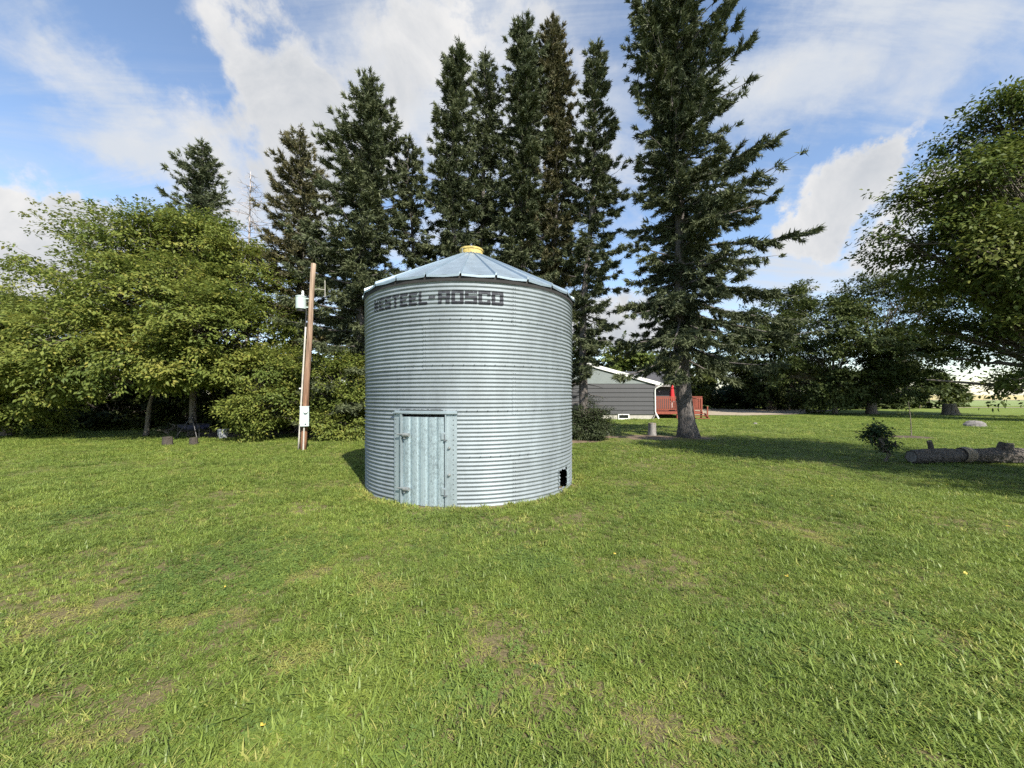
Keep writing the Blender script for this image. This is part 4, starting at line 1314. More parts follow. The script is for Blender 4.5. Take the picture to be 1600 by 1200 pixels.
# ------------------------------------------------------------------ house, deck, umbrella
def build_house():
    Y = 28.4
    xr = X(1024, Y); xl = xr - 9.6; xm = X(927, Y)
    hs = empty('house', (xr, Y, 0), 'low grey-sided house with white fascia and pale gable behind the big spruce', 'house')
    ox, oy = xr, Y
    L = lambda x, y, z: np.array([x - ox, y - oy, z])
    D = 12.0
    zf, ze = 0.36, 2.62
    xm = (xl + xr) / 2 - 0.2
    # foundation and core walls
    MB().box(L((xl + xr) / 2, Y + D / 2 + 0.03, zf / 2 - 0.1), (xr - xl - 0.06, D, zf + 0.2)).build('foundation', M['concrete'], hs)
    nb = 7
    bh = (ze - zf) / nb
    pm = MB()
    pm.add([(xl - xr, 0.0, bh), (0, 0.0, bh), (0, -0.045, 0.0), (xl - xr, -0.045, 0.0), (xl - xr, 0.02, 0), (0, 0.02, 0), (xl - xr, 0.02, bh), (0, 0.02, bh)],
           [(0, 3, 2, 1), (3, 4, 5, 2), (0, 1, 7, 6), (2, 5, 7, 1), (0, 6, 4, 3)])
    bm_ = pm.mesh('siding_board')
    for k in range(nb):
        link('siding_board', bm_, M['siding'], hs, (0, 0, zf + k * bh))
    w = MB()
    w.box(L((xl + xr) / 2, Y + D / 2 + 0.05, (zf + ze) / 2), (xr - xl - 0.04, D - 0.06, ze - zf))
    w.build('wall', M['siding'], hs)
    zr = Zv(569, Y) + 0.0
    ov = 0.12
    slope = (zr - ze) / (xr - xm + 0.3)
    # gable
    g = MB()
    g.add([L(xl - 0.2, Y - 0.03, ze), L(xr + 0.2, Y - 0.03, ze), L(xm, Y - 0.03, zr - 0.06), L(xl - .2, Y + 0.1, ze), L(xr + .2, Y + 0.1, ze), L(xm, Y + 0.1, zr - 0.06)], [(0, 1, 2), (5, 4, 3), (0, 3, 4, 1)])
    g.build('gable_panel', M['gable'], hs)
    # roof slabs
    for s, xe in ((1, xr + 0.32), (-1, xl - 0.32)):
        r = MB()
        ze2 = ze - 0.02
        a, b_ = L(xm, Y - ov, zr), L(xe, Y - ov, ze2)
        c, d = L(xe, Y + D + 0.4, ze2), L(xm, Y + D + 0.4, zr)
        th = np.array([0, 0, 0.10])
        r.add([a, b_, c, d, a + th, b_ + th, c + th, d + th], [(0, 1, 2, 3), (7, 6, 5, 4), (0, 4, 5, 1), (1, 5, 6, 2), (2, 6, 7, 3)])
        r.build('roof', M['shingle'], hs)
        f = MB()
        e = np.array([0, -0.025, 0]); dn = np.array([0, 0, -0.13]); up = np.array([0, 0, 0.115])
        f.add([a + e + dn, b_ + e + dn, b_ + e + up, a + e + up, a + dn, b_ + dn, b_ + up, a + up], [(0, 1, 2, 3), (4, 7, 6, 5), (3, 2, 6, 7), (0, 4, 5, 1), (1, 5, 6, 2)])
        f.build('fascia', M['white'], hs)
    # gutter along the right eave
    MB().box(L(xr + 0.38, Y + D / 2 - 0.1, ze - 0.01), (0.12, D + 0.5, 0.11)).build('gutter', M['white'], hs)
    # downspout
    p = [L(xr + 0.36, Y - 0.25, ze - 0.04), L(xr + 0.30, Y - 0.25, ze - 0.16), L(xr - 0.03, Y - 0.10, ze - 0.36), L(xr - 0.06, Y - 0.08, ze - 0.5), L(xr - 0.03, Y - 0.08, 0.55), L(xr + 0.02, Y - 0.10, 0.35)]
    ds = MB().tube(p, 0.05, 6).build('downspout', M['white'], hs)
    MB().tube([L(xr + 0.02, Y - 0.1, 0.4), L(xr + 0.12, Y - 0.35, 0.04)], 0.055, 6).build('spout_foot', M['white'], ds)
    MB().tube([L(xr - 0.02, Y - 0.12, 0.4), L(xr - 0.28, Y - 0.3, 0.02)], 0.03, 5).build('spout_brace', M['greywood'], ds)
    # basement window
    wu0, wu1 = X(965.5, Y), X(983, Y)
    wn = MB()
    fx = (wu0 + wu1) / 2; fw = wu1 - wu0
    for dx, dz, sx, sz in ((0, 0.16, fw, 0.06), (0, -0.16, fw, 0.08), (-fw / 2 + .035, 0, 0.07, 0.27), (fw / 2 - .035, 0, 0.07, 0.27)):
        wn.box(L(fx + dx, Y - 0.012, 0.19 + dz), (sx, 0.07, sz))
    wf = wn.build('window', M['white'], hs)
    MB().box(L(fx, Y + 0.012, 0.19), (fw - 0.14, 0.02, 0.26)).build('pane', M['glass'], wf)
    # wing behind the deck
    yw = 33.4
    x2 = 14.7
    MB().box(L((xr + x2) / 2 + 0.03, yw + 2.6, 1.35), (x2 - xr - 0.06, 5.0, 2.5)).build('wing_wall', M['siding'], hs)
    r = MB()
    zt = 2.55
    a, b_, c, d = L(xr + 0.44, yw - 0.6, zt), L(x2 + 0.5, yw - 0.6, zt), L(x2 + 0.5, yw + 3.2, zt + 1.35), L(xr - 3, yw + 3.2, zt + 1.35)
    th = np.array([0, 0, 0.12])
    r.add([a, b_, c, d, a + th, b_ + th, c + th, d + th], [(3, 2, 1, 0), (4, 5, 6, 7), (0, 1, 5, 4), (1, 2, 6, 5), (2, 3, 7, 6)])
    r.build('wing_roof', M['shingle'], hs)
    MB().box(L((xr + x2) / 2 + 0.5, yw - 0.62, zt + 0.03), (x2 - xr - 0.1, 0.05, 0.18)).build('wing_fascia', M['greywood'], hs)
    wn = MB()
    cx = X(1059, yw); fw = 1.3
    for dx, dz, sx, sz in ((0, 0.52, fw, 0.08), (0, -0.52, fw, 0.08), (-fw / 2 + .04, 0, 0.08, 0.96), (fw / 2 - .04, 0, 0.08, 0.96)):
        wn.box(L(cx + dx, yw + 0.07, 1.75 + dz), (sx, 0.06, sz))
    wf = wn.build('window', M['gable'], hs)
    MB().box(L(cx, yw + 0.085, 1.75), (fw - 0.16, 0.02, 0.96)).build('pane', M['glass'], wf)
    ci = MB().lathe([(0.05, -0.05), (0.07, 0.0), (0.05, 0.05)], 10, L(X(1030, yw), yw + 0.03, 2.1)).build('wall_lamp', M['white'], hs)
    return xr


XR = build_house()


def build_deck():
    y0, y1 = 29.3, 33.3
    x0, x1 = XR + 0.15, X(1097, 29.3)
    zf = 0.52
    dk = empty('wooden_deck', (x0, y0, 0), 'red-stained wooden deck with slatted railing beside the house', 'deck')
    L = lambda x, y, z: np.array([x - x0, y - y0, z])
    nb = 14
    bw = (x1 - x0) / nb
    bm_ = MB().box((0, (y1 - y0) / 2, 0), (bw - 0.012, y1 - y0, 0.035)).mesh('floor_board')
    for k in range(nb):
        link('floor_board', bm_, M['deck'], dk, L(x0 + (k + .5) * bw, y0, zf))
    MB().box(L((x0 + x1) / 2, y0 - 0.03, zf - 0.09), (x1 - x0 + 0.06, 0.045, 0.2)).build('rim_board', M['deck'], dk)
    MB().box(L(x1 + 0.03, (y0 + y1) / 2, zf - 0.09), (0.045, y1 - y0, 0.2)).build('rim_board', M['deck'], dk)
    for z, h in ((1.66, 0.05), (1.56, 0.09), (0.70, 0.09)):
        MB().box(L((x0 + x1) / 2, y0 - 0.01, z), (x1 - x0, 0.09 if h < .06 else 0.04, h)).build('rail', M['deck'], dk)
        MB().box(L(x1, (y0 + y1) / 2, z), (0.09 if h < .06 else 0.04, y1 - y0 - 0.1, h)).build('rail', M['deck'], dk)
    bal = MB().box((0, 0, 0), (0.085, 0.03, 0.80)).mesh('baluster')
    n = 26
    for k in range(n):
        link('baluster', bal, M['deck'], dk, L(x0 + (k + .5) * (x1 - x0) / n, y0 - 0.045, 1.13))
    for k in range(22):
        o = link('baluster', bal, M['deck'], dk, L(x1 + 0.045, y0 + (k + .5) * (y1 - y0) / 22, 1.13)); o.rotation_euler = (0, 0, math.pi / 2)
    for x in (x0 + 0.05, (x0 + x1) / 2, x1 - 0.05):
        MB().box(L(x, y0 + 0.05, 0.84), (0.1, 0.1, 1.7), 0, 0.01).build('post', M['deck'], dk)
    MB().box(L(x0 - 0.02, y0 + 0.16, 1.4), (0.14, 0.14, 2.4), 0, 0.01).build('tall_post', M['cedar'], dk)
    MB().box(L(x0 + 0.42, y0 + 1.2, 1.4), (0.12, 0.12, 2.4), 0, 0.01).build('tall_post', M['cedar'], dk)
    # steps
    for k in range(3):
        MB().box(L(x1 - 0.35, y0 - 0.2 - 0.28 * k, 0.38 - 0.16 * k), (1.0, 0.27, 0.04)).build('step', M['deck'], dk)
    for dx in (-0.85, 0.15):
        s = MB(); s.add([L(x1 + dx, y0 - .05, .45), L(x1 + dx, y0 - .85, 0.0), L(x1 + dx, y0 - .5, 0.0), L(x1 + dx, y0 - .05, .2), L(x1 + dx + .04, y0 - .05, .45), L(x1 + dx + .04, y0 - .85, 0.0), L(x1 + dx + .04, y0 - .5, 0.0), L(x1 + dx + .04, y0 - .05, .2)],
                        [(0, 1, 2, 3), (7, 6, 5, 4), (0, 4, 5, 1), (2, 6, 7, 3)]); s.build('step_side', M['deck'], dk)
    for q in range(2):
        MB().box(L(x1 - 0.85 + q, y0 - 0.5, 0.55), (0.08, 0.08, 0.8)).build('step_post', M['deck'], dk)
    # umbrella standing on the deck
    ux, uy = X(1050, 30.6), 30.6
    um = empty('patio_umbrella', (ux, uy, zf + 0.02), 'closed red patio umbrella standing on the deck', 'umbrella')
    MB().tube([(0, 0, 0.0), (0, 0, 2.15)], 0.022, 8).build('pole', M['white'], um)
    MB().lathe([(0.25, 0.0), (0.25, 0.05), (0.06, 0.09), (0.04, 0.25)], 16).build('base', M['blackmetal'], um)
    MB().tube([(0, 0, 0.78), (0, 0, 0.9), (0, 0, 1.3), (0, 0, 1.8), (0, 0, 2.12), (0, 0, 2.18)], [0.20, 0.185, 0.15, 0.10, 0.05, 0.01], 16,
              flute=lambda t, a: 1 + 0.22 * np.cos(8 * a)).build('canopy', M['umbrella'], um, smooth=True)
    MB().tube([(0, 0, 1.02), (0, 0, 1.07)], 0.185, 12).build('strap', M['umbrella'], um)


build_deck()

# ------------------------------------------------------------------ stumps, rocks, log, camp things
def stump(u, v, wpx, hpx, label, mat, seed, name='tree_stump', cat='stump', cut=True, group=None, lean=0.0):
    rg = np.random.default_rng(seed)
    Y = YG(v) + 0.1; s = Y / F
    r = wpx * s / 2; h = hpx * s
    o = empty(name, (X(u, Y), Y, 0), label, cat, group)
    zs = np.array([-0.05, 0.05 * h, 0.2 * h, 0.6 * h, h])
    ph = rg.uniform(0, 6)
    pts = np.stack([lean * zs, 0 * zs, zs], 1)
    MB().tube(pts, r * np.array([1.2, 1.12, 1.0, 0.95, 0.93]), 18, 0.06, cap=False, rg=rg, flute=lambda t, a: 1 + 0.07 * np.sin(4 * a + ph) + 0.05 * np.sin(7 * a)).build('bark', mat, o, smooth=True)
    MB().tube([pts[-1] - np.array([0, 0, 0.05]), pts[-1] + np.array([0, 0, -0.004])], [r * 0.95, r * 0.93], 18).build('cut_top', M['cutwood'] if cut else mat, o)
    return o


stump(1019, 681, 11.5, 20, 'small grey upright stump beside the big spruce trunk', M['greywood'], 1)
st = stump(1482, 648, 15, 17, 'tall broken stump with splintered slab far out on the right lawn', M['bark_maple'], 2)
_Y = YG(648)
MB().add([(0.55, -0.2, 0.0), (0.85, -0.25, 0.02), (0.62, -0.05, 1.02), (0.42, -0.05, 0.98), (0.6, -0.05, 0.0), (0.85, -0.1, 0.02), (0.62, 0.02, 1.02), (0.45, 0.02, 0.98)],
         [(0, 1, 2, 3), (7, 6, 5, 4), (1, 5, 6, 2), (0, 3, 7, 4), (3, 2, 6, 7)]).build('splintered_slab', M['cutwood'], st)
stump(262, 696, 13, 13, 'brown split stump under the left trees, left of the tripod', M['stump'], 3, cut=False)
stump(303, 695, 10.5, 11, 'pale grey cut stump under the left trees, beside the tripod', M['stump'], 4, cut=False)


def rock(u, v, wpx, hpx, label, seed, flat=False):
    rg = np.random.default_rng(seed)
    Y = YG(v) + 0.2; s = Y / F
    r = wpx * s / 2; h = hpx * s
    mb = MB()
    n = 14; rows = 7
    vs = []
    for i in range(rows):
        e = -0.25 + i / (rows - 1) * (math.pi / 2 + 0.25)
        for j in range(n):
            a = j / n * 2 * math.pi
            q = 1 + rg.uniform(-0.09, 0.09) + 0.10 * math.sin(2 * a + seed) + 0.06 * math.sin(3 * a)
            p = 0.6 if flat else 1.0
            vs.append((r * q * math.cos(e) ** p * math.cos(a), r * 0.75 * q * math.cos(e) ** p * math.sin(a), h * math.sin(e) * (0.9 + 0.2 * rg.random())))
    fs = [(i * n + j, i * n + (j + 1) % n, (i + 1) * n + (j + 1) % n, (i + 1) * n + j) for i in range(rows - 1) for j in range(n)]
    mb.add(vs, fs)
    o = mb.build('field_stone', M['rock'], None, smooth=False, loc=(X(u, Y), Y, 0))
    tag(o, label, 'stone')


rock(1524, 667, 27, 9, 'flat grey boulder lying on the far right lawn', 3, True)
rock(947, 681, 13, 14, 'small rounded grey stone at the foot of the dark bush', 4)
rock(1180, 663, 7, 2.4, 'little pale stone half sunk in the bright strip of lawn', 6)


def build_log():
    rg = np.random.default_rng(9)
    Y = 10.15
    xa, xb = X(1424, Y), 16.2
    lg = empty('fallen_log', ((xa + xb) / 2, Y, 0), 'thick dark rough-barked log lying on the grass at the right', 'log')
    x = np.linspace(xa, xb, 90) - (xa + xb) / 2
    k = np.linspace(0, 1, 90)
    pts = np.stack([x, 0.10 * np.sin(k * 4) - 0.25 * k, 0.16 + 0.03 * np.sin(k * 7) + 0.05 * k], 1)
    r = 0.165 + 0.05 * k + 0.025 * np.sin(k * 17)
    MB().tube(pts, r, 30, 0.05, rg=rg, flute=lambda t, a: 1 + 0.05 * np.sin(5 * a + 9 * t) + 0.07 * np.abs(np.sin(7 * a - 10 * t + 2 * np.sin(30 * t))) - 0.05 * np.abs(np.sin(11 * a + 40 * t))).build('bark', M['bark_log'], lg)
    MB().tube([pts[0] + np.array([-0.012, 0, 0]), pts[0] + np.array([0.04, 0, 0])], 0.14, 18).build('cut_end', M['greywood'], lg)
    # bare wood band
    i = 20
    MB().tube(pts[i:i + 5:2] + np.array([0.05, 0, 0.012]), [0.19, 0.20, 0.19], 18, 0.05, cap=False).build('bare_band', M['cutwood'], lg)
    for q, rr, hh, tl in ((9, 0.055, 0.20, -0.25), (38, 0.14, 0.13, 0.1)):
        p = pts[q]
        s = MB().tube([p, p + np.array([tl * 0.3, -0.02, r[q] + hh * 0.5]), p + np.array([tl * 0.5, -0.03, r[q] + hh])], [rr * 1.3, rr, rr * 0.92], 12, 0.06).build('branch_stub', M['bark_log'], lg, smooth=False)
        e = p + np.array([tl * 0.5, -0.03, r[q] + hh])
        MB().tube([e - np.array([0, 0, 0.02]), e + np.array([0, 0, 0.006])], rr * 0.9, 12).build('cut_face', M['cutwood'], s)
    for q, c in ((54, 0), (56, 1), (65, 2)):
        o = leafy(pts[q] + np.array([(xa + xb) / 2, Y - 0.19, r[q] * 0.72]), 0.085, rg)
        tag(o, 'yellow leaf lying on the dark log', 'leaf', 'yellow leaves on the log')


def leafy(p, s, rg, flat=False):
    mb = MB()
    k = 9
    ang = np.linspace(0, 2 * math.pi, k, endpoint=False)
    rr = s * (0.65 + 0.35 * np.cos(2.5 * ang) ** 2)
    vs = [(0, 0, 0.006)] + [(rr[i] * math.cos(ang[i]), rr[i] * 0.8 * math.sin(ang[i]), rg.uniform(-0.004, 0.016)) for i in range(k)]
    mb.add(vs, [(0, 1 + i, 1 + (i + 1) % k) for i in range(k)])
    o = mb.build('fallen_leaf', M['yellowleaf'], None, loc=tuple(p))
    o.rotation_euler = (rg.uniform(-.4, .4) + (0.5 if not flat else 0), rg.uniform(-.3, .3), rg.uniform(0, 6))
    return o


build_log()
_rg = np.random.default_rng(4)
for (u_, v_) in [(1575, 829), (1403, 1049), (350, 930), (411, 1149), (1230, 905), (1508, 905), (960, 870), (1300, 780), (1480, 760)]:
    Yg = YG(v_); xg = X(u_, Yg)
    o = leafy((xg, Yg, float(ground_h(np.array(xg), np.array(Yg))) + 0.05), 0.02, _rg, True)
    tag(o, 'small yellow leaf fallen on the mown grass', 'leaf', 'yellow leaves on the lawn')


def camp():
    Y = 15.6
    bx = X(300, Y)
    o = empty('tripod', (bx, Y, 0), 'black three-legged tripod under the left trees beside the pale stump', 'tripod')
    top = np.array([0.0, 0, Zv(650, Y)])
    for x, y in ((-0.48, -0.3), (0.42, -0.25), (0.02, 0.45)):
        MB().tube([np.array([x, y, 0.0]), top], 0.02, 6).build('leg', M['blackmetal'], o)
    MB().tube([top - np.array([0, 0, .04]), top + np.array([0, 0, .05])], 0.035, 8).build('collar', M['blackmetal'], o)
    b = empty('sling_seat', (X(295, Y), Y + 0.25, 0), 'dark navy low tub-like seat behind the tripod legs', 'seat')
    k = np.linspace(-1, 1, 13)
    P = []
    for s in np.linspace(0, math.pi, 9):
        P.append([(0.42 * q + 0.0, 0.28 * math.cos(s), 0.56 - 0.27 * math.sin(s) * (1 - 0.25 * q * q) + 0.03 * q * q) for q in k])
    MB().grid(np.array(P)).build('sling', M['navy'], b, smooth=True)
    fr = MB()
    for y in (-.28, .28):
        fr.tube([(-0.45, y, 0.59), (0.45, y, 0.59)], 0.018, 6)
    for x in (-0.44, 0.44):
        fr.tube([(x, -.28, 0.59), (x, .28, 0.59)], 0.018, 6)
        for y in (-.26, .26):
            fr.tube([(x, y, 0.59), (x * 0.96, y, 0.0)], 0.018, 6)
    fr.build('frame', M['blackmetal'], b)
    t = empty('plastic_tote', (X(349, 15.9), 15.9, 0), 'pale grey crumpled tub half hidden under the trees right of the tripod', 'tub')
    MB().tube([(0, 0, 0), (0, 0, 0.2), (0.02, 0, 0.36)], [0.14, 0.19, 0.21], 12, 0.1).build('tub', M['tote'], t)
    MB().tube([(0.02, 0, 0.34), (0.02, 0, 0.38)], [0.22, 0.225], 12, 0.04).build('rim', M['tote'], t)
    broadleaf(264, 15.8, [(258, 676, 8, 0), (270, 670, 8, 0), (265, 662, 7, 0)], 700, 'dusky potted plant standing behind the brown split stump', 91, mat='leaf_juniper', trunks=[((0, 0, 0), (0, 0, 0.3), 0.012)], leaf=0.07, name='small_plant', cat='plant', spray=0.12, limb_r=0.008, cluster=10, yellow=0)


camp()

# shade trees outside the frame, copies of the right-hand tree
for i, (x, y, rz, s) in enumerate(SHADE):
    copy_tree(R1, (x, y, 0), rz, ['leafy tree out of the picture beside the right-hand tree', 'tall leafy tree added beyond the right picture edge to shade the far trees', 'tall leafy tree added farther beyond the right picture edge to shade the far trees'][i], (s, s, s))

# ------------------------------------------------------------------ grass
BARE = [(130, 958, 0.30), (60, 985, 0.25), (205, 1105, 0.16), (425, 1055, 0.20), (505, 985, 0.14), (762, 1015, 0.14), (830, 1005, 0.12), (987, 1109, 0.12), (1035, 1130, 0.13), (1085, 1184, 0.16), (1020, 1150, 0.1),
        (1270, 838, 0.28), (330, 975, 0.2), (430, 1040, 0.16), (600, 920, 0.25), (1060, 1160, 0.14), (1140, 1190, 0.1), (920, 1080, 0.08), (350, 1180, 0.12), (700, 1160, 0.08), (1290, 1060, 0.09), (480, 900, .25)]
CLOVER = [(390, 885, 0.85), (430, 1120, 0.13), (715, 1085, 0.13), (1050, 790, 0.8), (620, 1190, 0.14), (830, 880, 0.35), (240, 1010, 0.18), (910, 1050, 0.15), (1180, 1010, 0.2), (1450, 980, 0.25), (150, 800, 0.6)]


def tuft_mesh(seed, n_blades, h, w, spread, lean, kind='grass'):
    rg = np.random.default_rng(seed)
    mb = MB()
    for i in range(n_blades):
        a = rg.uniform(0, 6.28); r = spread * math.sqrt(rg.random())
        b = np.array([r * math.cos(a), r * math.sin(a), -0.012])
        d = rg.uniform(0, 6.28); hd = np.array([math.cos(d), math.sin(d), 0]); sd = np.array([-math.sin(d), math.cos(d), 0])
        if kind == 'grass':
            H = h * rg.uniform(0.55, 1.25); W = w * rg.uniform(0.6, 1.3)
            l = lean * rg.uniform(0.3, 1.5)
            ks = [0, 0.4, 0.75, 1.0]; ws = [0.8, 1.0, 0.7, 0.0]
            P = [b + np.array([0, 0, 1.0]) * H * (k - 0.32 * l * k * k) + hd * H * l * (0.35 * k + 0.65 * k * k) for k in ks]
            vs = []
            for p, q in zip(P[:3], ws[:3]):
                vs += [p - sd * W * q / 2, p + sd * W * q / 2]
            vs.append(P[3])
            mb.add(vs, [(0, 1, 3, 2), (2, 3, 5, 4), (4, 5, 6)])
        elif kind == 'thatch':
            H = h * rg.uniform(0.4, 1.4); W = w * rg.uniform(0.6, 1.4)
            z0 = rg.uniform(0.012, 0.03)
            p0 = b + np.array([0, 0, z0]); p1 = p0 + hd * H * 0.5 + np.array([0, 0, rg.uniform(-.004, .012)]); p2 = p0 + hd * H + sd * H * rg.uniform(-.2, .2)
            mb.add([p0 - sd * W / 2, p0 + sd * W / 2, p1 - sd * W / 2, p1 + sd * W / 2, p2], [(0, 1, 3, 2), (2, 3, 4)])
        elif kind == 'clover':
            H = h * rg.uniform(0.5, 1.1); s = w * rg.uniform(0.7, 1.2)
            c = b + np.array([0, 0, H]) + hd * H * 0.3
            for q in range(3):
                e = d + q * 2.094
                u1 = np.array([math.cos(e), math.sin(e), rg.uniform(-.25, .25)]); u2 = np.array([-math.sin(e), math.cos(e), rg.uniform(-.2, .2)])
                mb.add([c, c + u1 * s * .5 + u2 * s * .45, c + u1 * s, c + u1 * s * .5 - u2 * s * .45], [(0, 1, 2, 3)])
        else:
            H = h * rg.uniform(0.7, 1.3); W = w * rg.uniform(.8, 1.2)
            ks = [0.05, 0.45, 0.8, 1.0]; ws = [0.25, 1.0, 0.8, 0.1]
            vs = []
            for k, q in zip(ks, ws):
                p = hd * H * k + np.array([0, 0, H * (0.5 * k - 0.42 * k * k)])
                vs += [p - sd * W * q / 2, p + np.array([0, 0, -0.006]), p + sd * W * q / 2]
            mb.add(vs, [(3 * j + a_, 3 * j + a_ + 1, 3 * j + a_ + 4, 3 * j + a_ + 3) for j in range(3) for a_ in (0, 1)])
    me = mb.mesh('tuft', False)
    me.materials.append(M['grass'])
    return bpy.data.objects.new('grass_tuft', me)      # source only, not linked


def build_grass():
    tufts = [tuft_mesh(1, 16, 0.055, 0.0065, 0.05, 1.1), tuft_mesh(2, 16, 0.062, 0.0075, 0.055, 1.35), tuft_mesh(3, 14, 0.072, 0.008, 0.05, 1.6),
             tuft_mesh(4, 14, 0.085, 0.009, 0.06, 1.4), tuft_mesh(5, 12, 0.10, 0.0115, 0.06, 1.5), tuft_mesh(6, 18, 0.045, 0.0045, 0.06, 0.8),
             tuft_mesh(7, 16, 0.04, 0.020, 0.07, 0.6, 'clover'), tuft_mesh(8, 6, 0.085, 0.026, 0.01, 0.6, 'weed'), tuft_mesh(9, 16, 0.055, 0.0045, 0.08, 1.0, 'thatch')]
    rg = np.random.default_rng(3)
    parts = []

    def zone(y0, y1, dens, sc, margin=1.5):
        W = 1.36 * y1 + margin
        n = int((y1 - y0) * 2 * W * dens)
        y = rg.uniform(y0, y1, n); x = rg.uniform(-W, W, n)
        k = np.abs(x) < 1.36 * y + margin
        x, y = x[k], y[k]
        parts.append((x, y, np.full(len(x), sc)))
    zone(0.9, 5.0, 1350, 1.0)
    zone(5.0, 9.5, 800, 1.1)
    zone(9.5, 18.0, 300, 1.4)
    zone(18.0, 34.0, 60, 2.1, 0)
    x = np.concatenate([p[0] for p in parts]); y = np.concatenate([p[1] for p in parts]); s = np.concatenate([p[2] for p in parts])
    keep = np.ones(len(x), bool)
    dB = np.hypot(x - BIN_C[0], y - BIN_C[1])
    keep &= dB > RB + 0.02
    keep &= ~((dB < 2.32) & (rg.random(len(x)) < 0.55))
    den = fbm(x * 1.3, y * 1.3, 4)
    bare = np.zeros(len(x)); clov = np.zeros(len(x))
    jx = x + (fbm(x * 3, y * 3, 3) - .5) * 0.9; jy = y + (fbm(x * 3 + 50, y * 3, 3) - .5) * 0.9
    for u, v, r in BARE:
        Yp = YG(v); d = np.hypot(jx - X(u, Yp), (jy - Yp)) / (r * 0.66 * (Yp / 2.2) ** 0.5)
        bare = np.maximum(bare, np.clip(1.5 - d, 0, 1))
    for u, v, r in CLOVER:
        Yp = YG(v); d = np.hypot(jx - X(u, Yp), (jy - Yp)) / r
        clov = np.maximum(clov, np.clip(1.6 - d * 1.2, 0, 1))
    keep &= rg.random(len(x)) > bare * 0.45
    keep &= rg.random(len(x)) < np.clip(0.55 + (den - 0.36) * 4.0, 0.5, 1)
    # bare ground under the trees
    for cx, cy, rx, ry in ((6.2, 16.2, 3.6, 1.5), (2.6, 14.9, 1.4, .6), (-12.5, 18.6, 8.5, 2.9), (-2.5, 18, 6, 2.2), (X(1425, 16.2), 16.2, 1.0, .75)):
        d = np.hypot((x - cx) / rx, (y - cy) / ry)
        keep &= rg.random(len(x)) > np.clip(1.25 - d, 0, 1) * 1.6
    keep &= ~((x > 1) & (x < 15.8) & (y > 28.3)) & ~((x > 14) & (y > 33))
    x, y, s, clov, den, bare = (q[keep] for q in (x, y, s, clov, den, bare))
    n = len(x)
    tall = fbm(x * 0.9 + 40, y * 0.9, 3)
    p = rg.random(n)
    idx = np.select([p < 0.24, p < 0.48, p < 0.70, p < 0.70 + 0.24 * np.clip((tall - .3) * 3, 0, 1)], [0, 1, 2, 3], 5)
    near = y < 5
    idx = np.where((p > 0.94) & near & (tall > 0.5), 4, idx)
    cl = (rg.random(n) < clov * 0.6) | (rg.random(n) < 0.015)
    idx = np.where(cl, 6, idx)
    idx = np.where(near & (rg.random(n) < 0.006), 7, idx)
    th = rg.random(n) < 0.05 + 0.75 * bare
    idx = np.where(th, 8, idx)
    sc = s * rg.uniform(0.7, 1.2, n) * (0.52 + 0.48 * tall) * np.where(idx == 8, 1.1, 1 - 0.5 * bare)
    sc = np.where((np.hypot(x - BIN_C[0], y - BIN_C[1]) < 2.4) & (idx < 4), sc * 1.45, sc)
    z = ground_h(x, y)
    tint = np.clip(rg.normal(0.45, 0.17, n) + (fbm(x * 2.2, y * 2.2 + 20, 3) - .5) * 0.5, 0, 0.89)
    straw = rg.random(n) < np.clip(0.05 + 0.06 * (den < 0.42) + 0.42 * bare + 0.3 * (np.hypot(x - BIN_C[0], y - BIN_C[1]) < 2.4), 0, 0.6)
    straw |= (idx == 8) & (rg.random(n) < 0.62)
    tint[straw] = 0.97
    me = bpy.data.meshes.new('grass')
    me.vertices.add(n)
    me.vertices.foreach_set('co', np.column_stack([x, y, z]).astype(np.float32).reshape(-1))

    def attr(name, typ, arr, prop='value'):
        a = me.attributes.new(name, typ, 'POINT'); a.data.foreach_set(prop, arr)
    attr('rot', 'FLOAT_VECTOR', np.column_stack([rg.normal(0, .12, n), rg.normal(0, .12, n), rg.uniform(0, 6.28, n)]).astype(np.float32).reshape(-1), 'vector')
    attr('size', 'FLOAT', sc.astype(np.float32))
    attr('idx', 'INT', idx.astype(np.int32))
    attr('tint', 'FLOAT', tint.astype(np.float32))
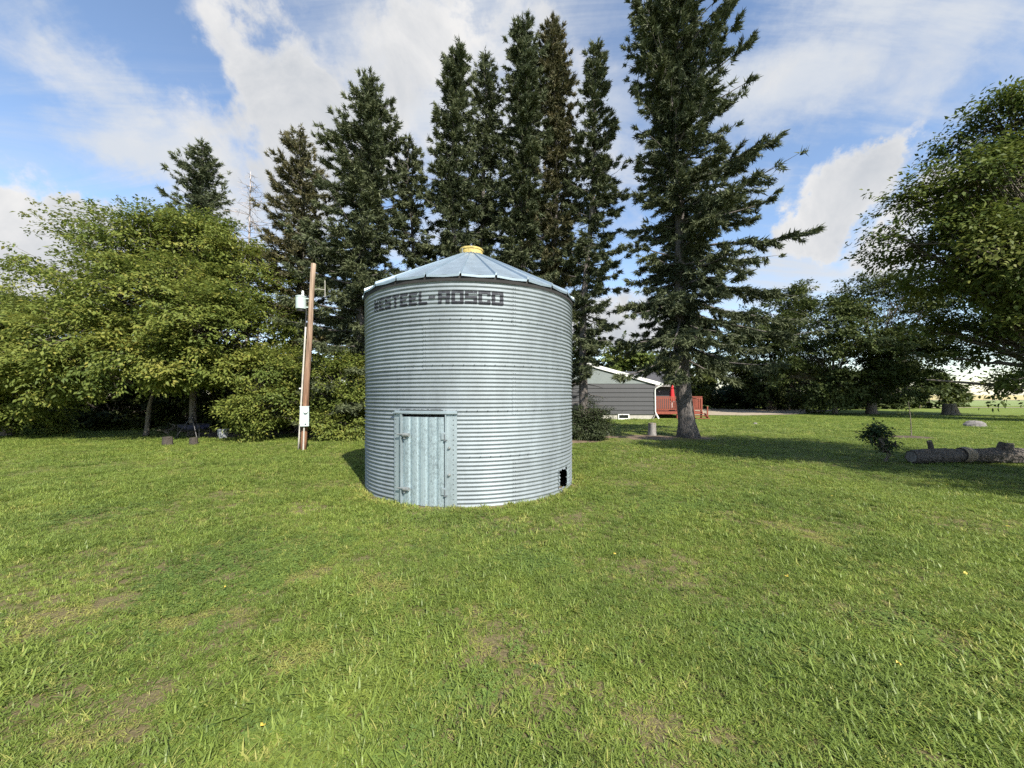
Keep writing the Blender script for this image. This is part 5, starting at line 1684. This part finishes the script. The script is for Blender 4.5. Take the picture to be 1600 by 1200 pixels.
    attr('clover', 'FLOAT', (cl * rg.uniform(0.2, 0.6, n)).astype(np.float32))
    me.update()
    me.materials.append(M['grass'])
    o = bpy.data.objects.new('grass', me); COL.objects.link(o)
    tag(o, 'mown lawn grass with clover, weeds and straw blades', kind='stuff')
    ng = bpy.data.node_groups.new('grass_scatter', 'GeometryNodeTree')
    ng.interface.new_socket('Geometry', in_out='INPUT', socket_type='NodeSocketGeometry')
    ng.interface.new_socket('Geometry', in_out='OUTPUT', socket_type='NodeSocketGeometry')
    N = ng.nodes.new; Lk = ng.links.new
    gi = N('NodeGroupInput'); go = N('NodeGroupOutput')
    gin = N('GeometryNodeGeometryToInstance')
    for t in reversed(tufts):
        oi = N('GeometryNodeObjectInfo'); oi.inputs['Object'].default_value = t
        Lk(oi.outputs['Geometry'], gin.inputs[0])
    ip = N('GeometryNodeInstanceOnPoints')
    # one instance per tuft kind: join single-instance geometries in order
    ng.nodes.remove(gin)
    join = N('GeometryNodeJoinGeometry')
    for t in reversed(tufts):
        oi = N('GeometryNodeObjectInfo'); oi.inputs['Object'].default_value = t
        g1 = N('GeometryNodeGeometryToInstance')
        Lk(oi.outputs['Geometry'], g1.inputs[0]); Lk(g1.outputs[0], join.inputs[0])

    def na(name, typ):
        q = N('GeometryNodeInputNamedAttribute'); q.data_type = typ; q.inputs['Name'].default_value = name
        return q.outputs[0]
    Lk(gi.outputs[0], ip.inputs['Points'])
    Lk(join.outputs[0], ip.inputs['Instance'])
    ip.inputs['Pick Instance'].default_value = True
    Lk(na('idx', 'INT'), ip.inputs['Instance Index'])
    Lk(na('rot', 'FLOAT_VECTOR'), ip.inputs['Rotation'])
    Lk(na('size', 'FLOAT'), ip.inputs['Scale'])
    Lk(ip.outputs[0], go.inputs[0])
    md = o.modifiers.new('scatter', 'NODES'); md.node_group = ng
    print('grass tufts', n)


build_grass()

print('triangles', sum(sum(len(p.vertices) - 2 for p in m.polygons) if len(m.polygons) < 20000 else 2 * len(m.polygons) for m in bpy.data.meshes))
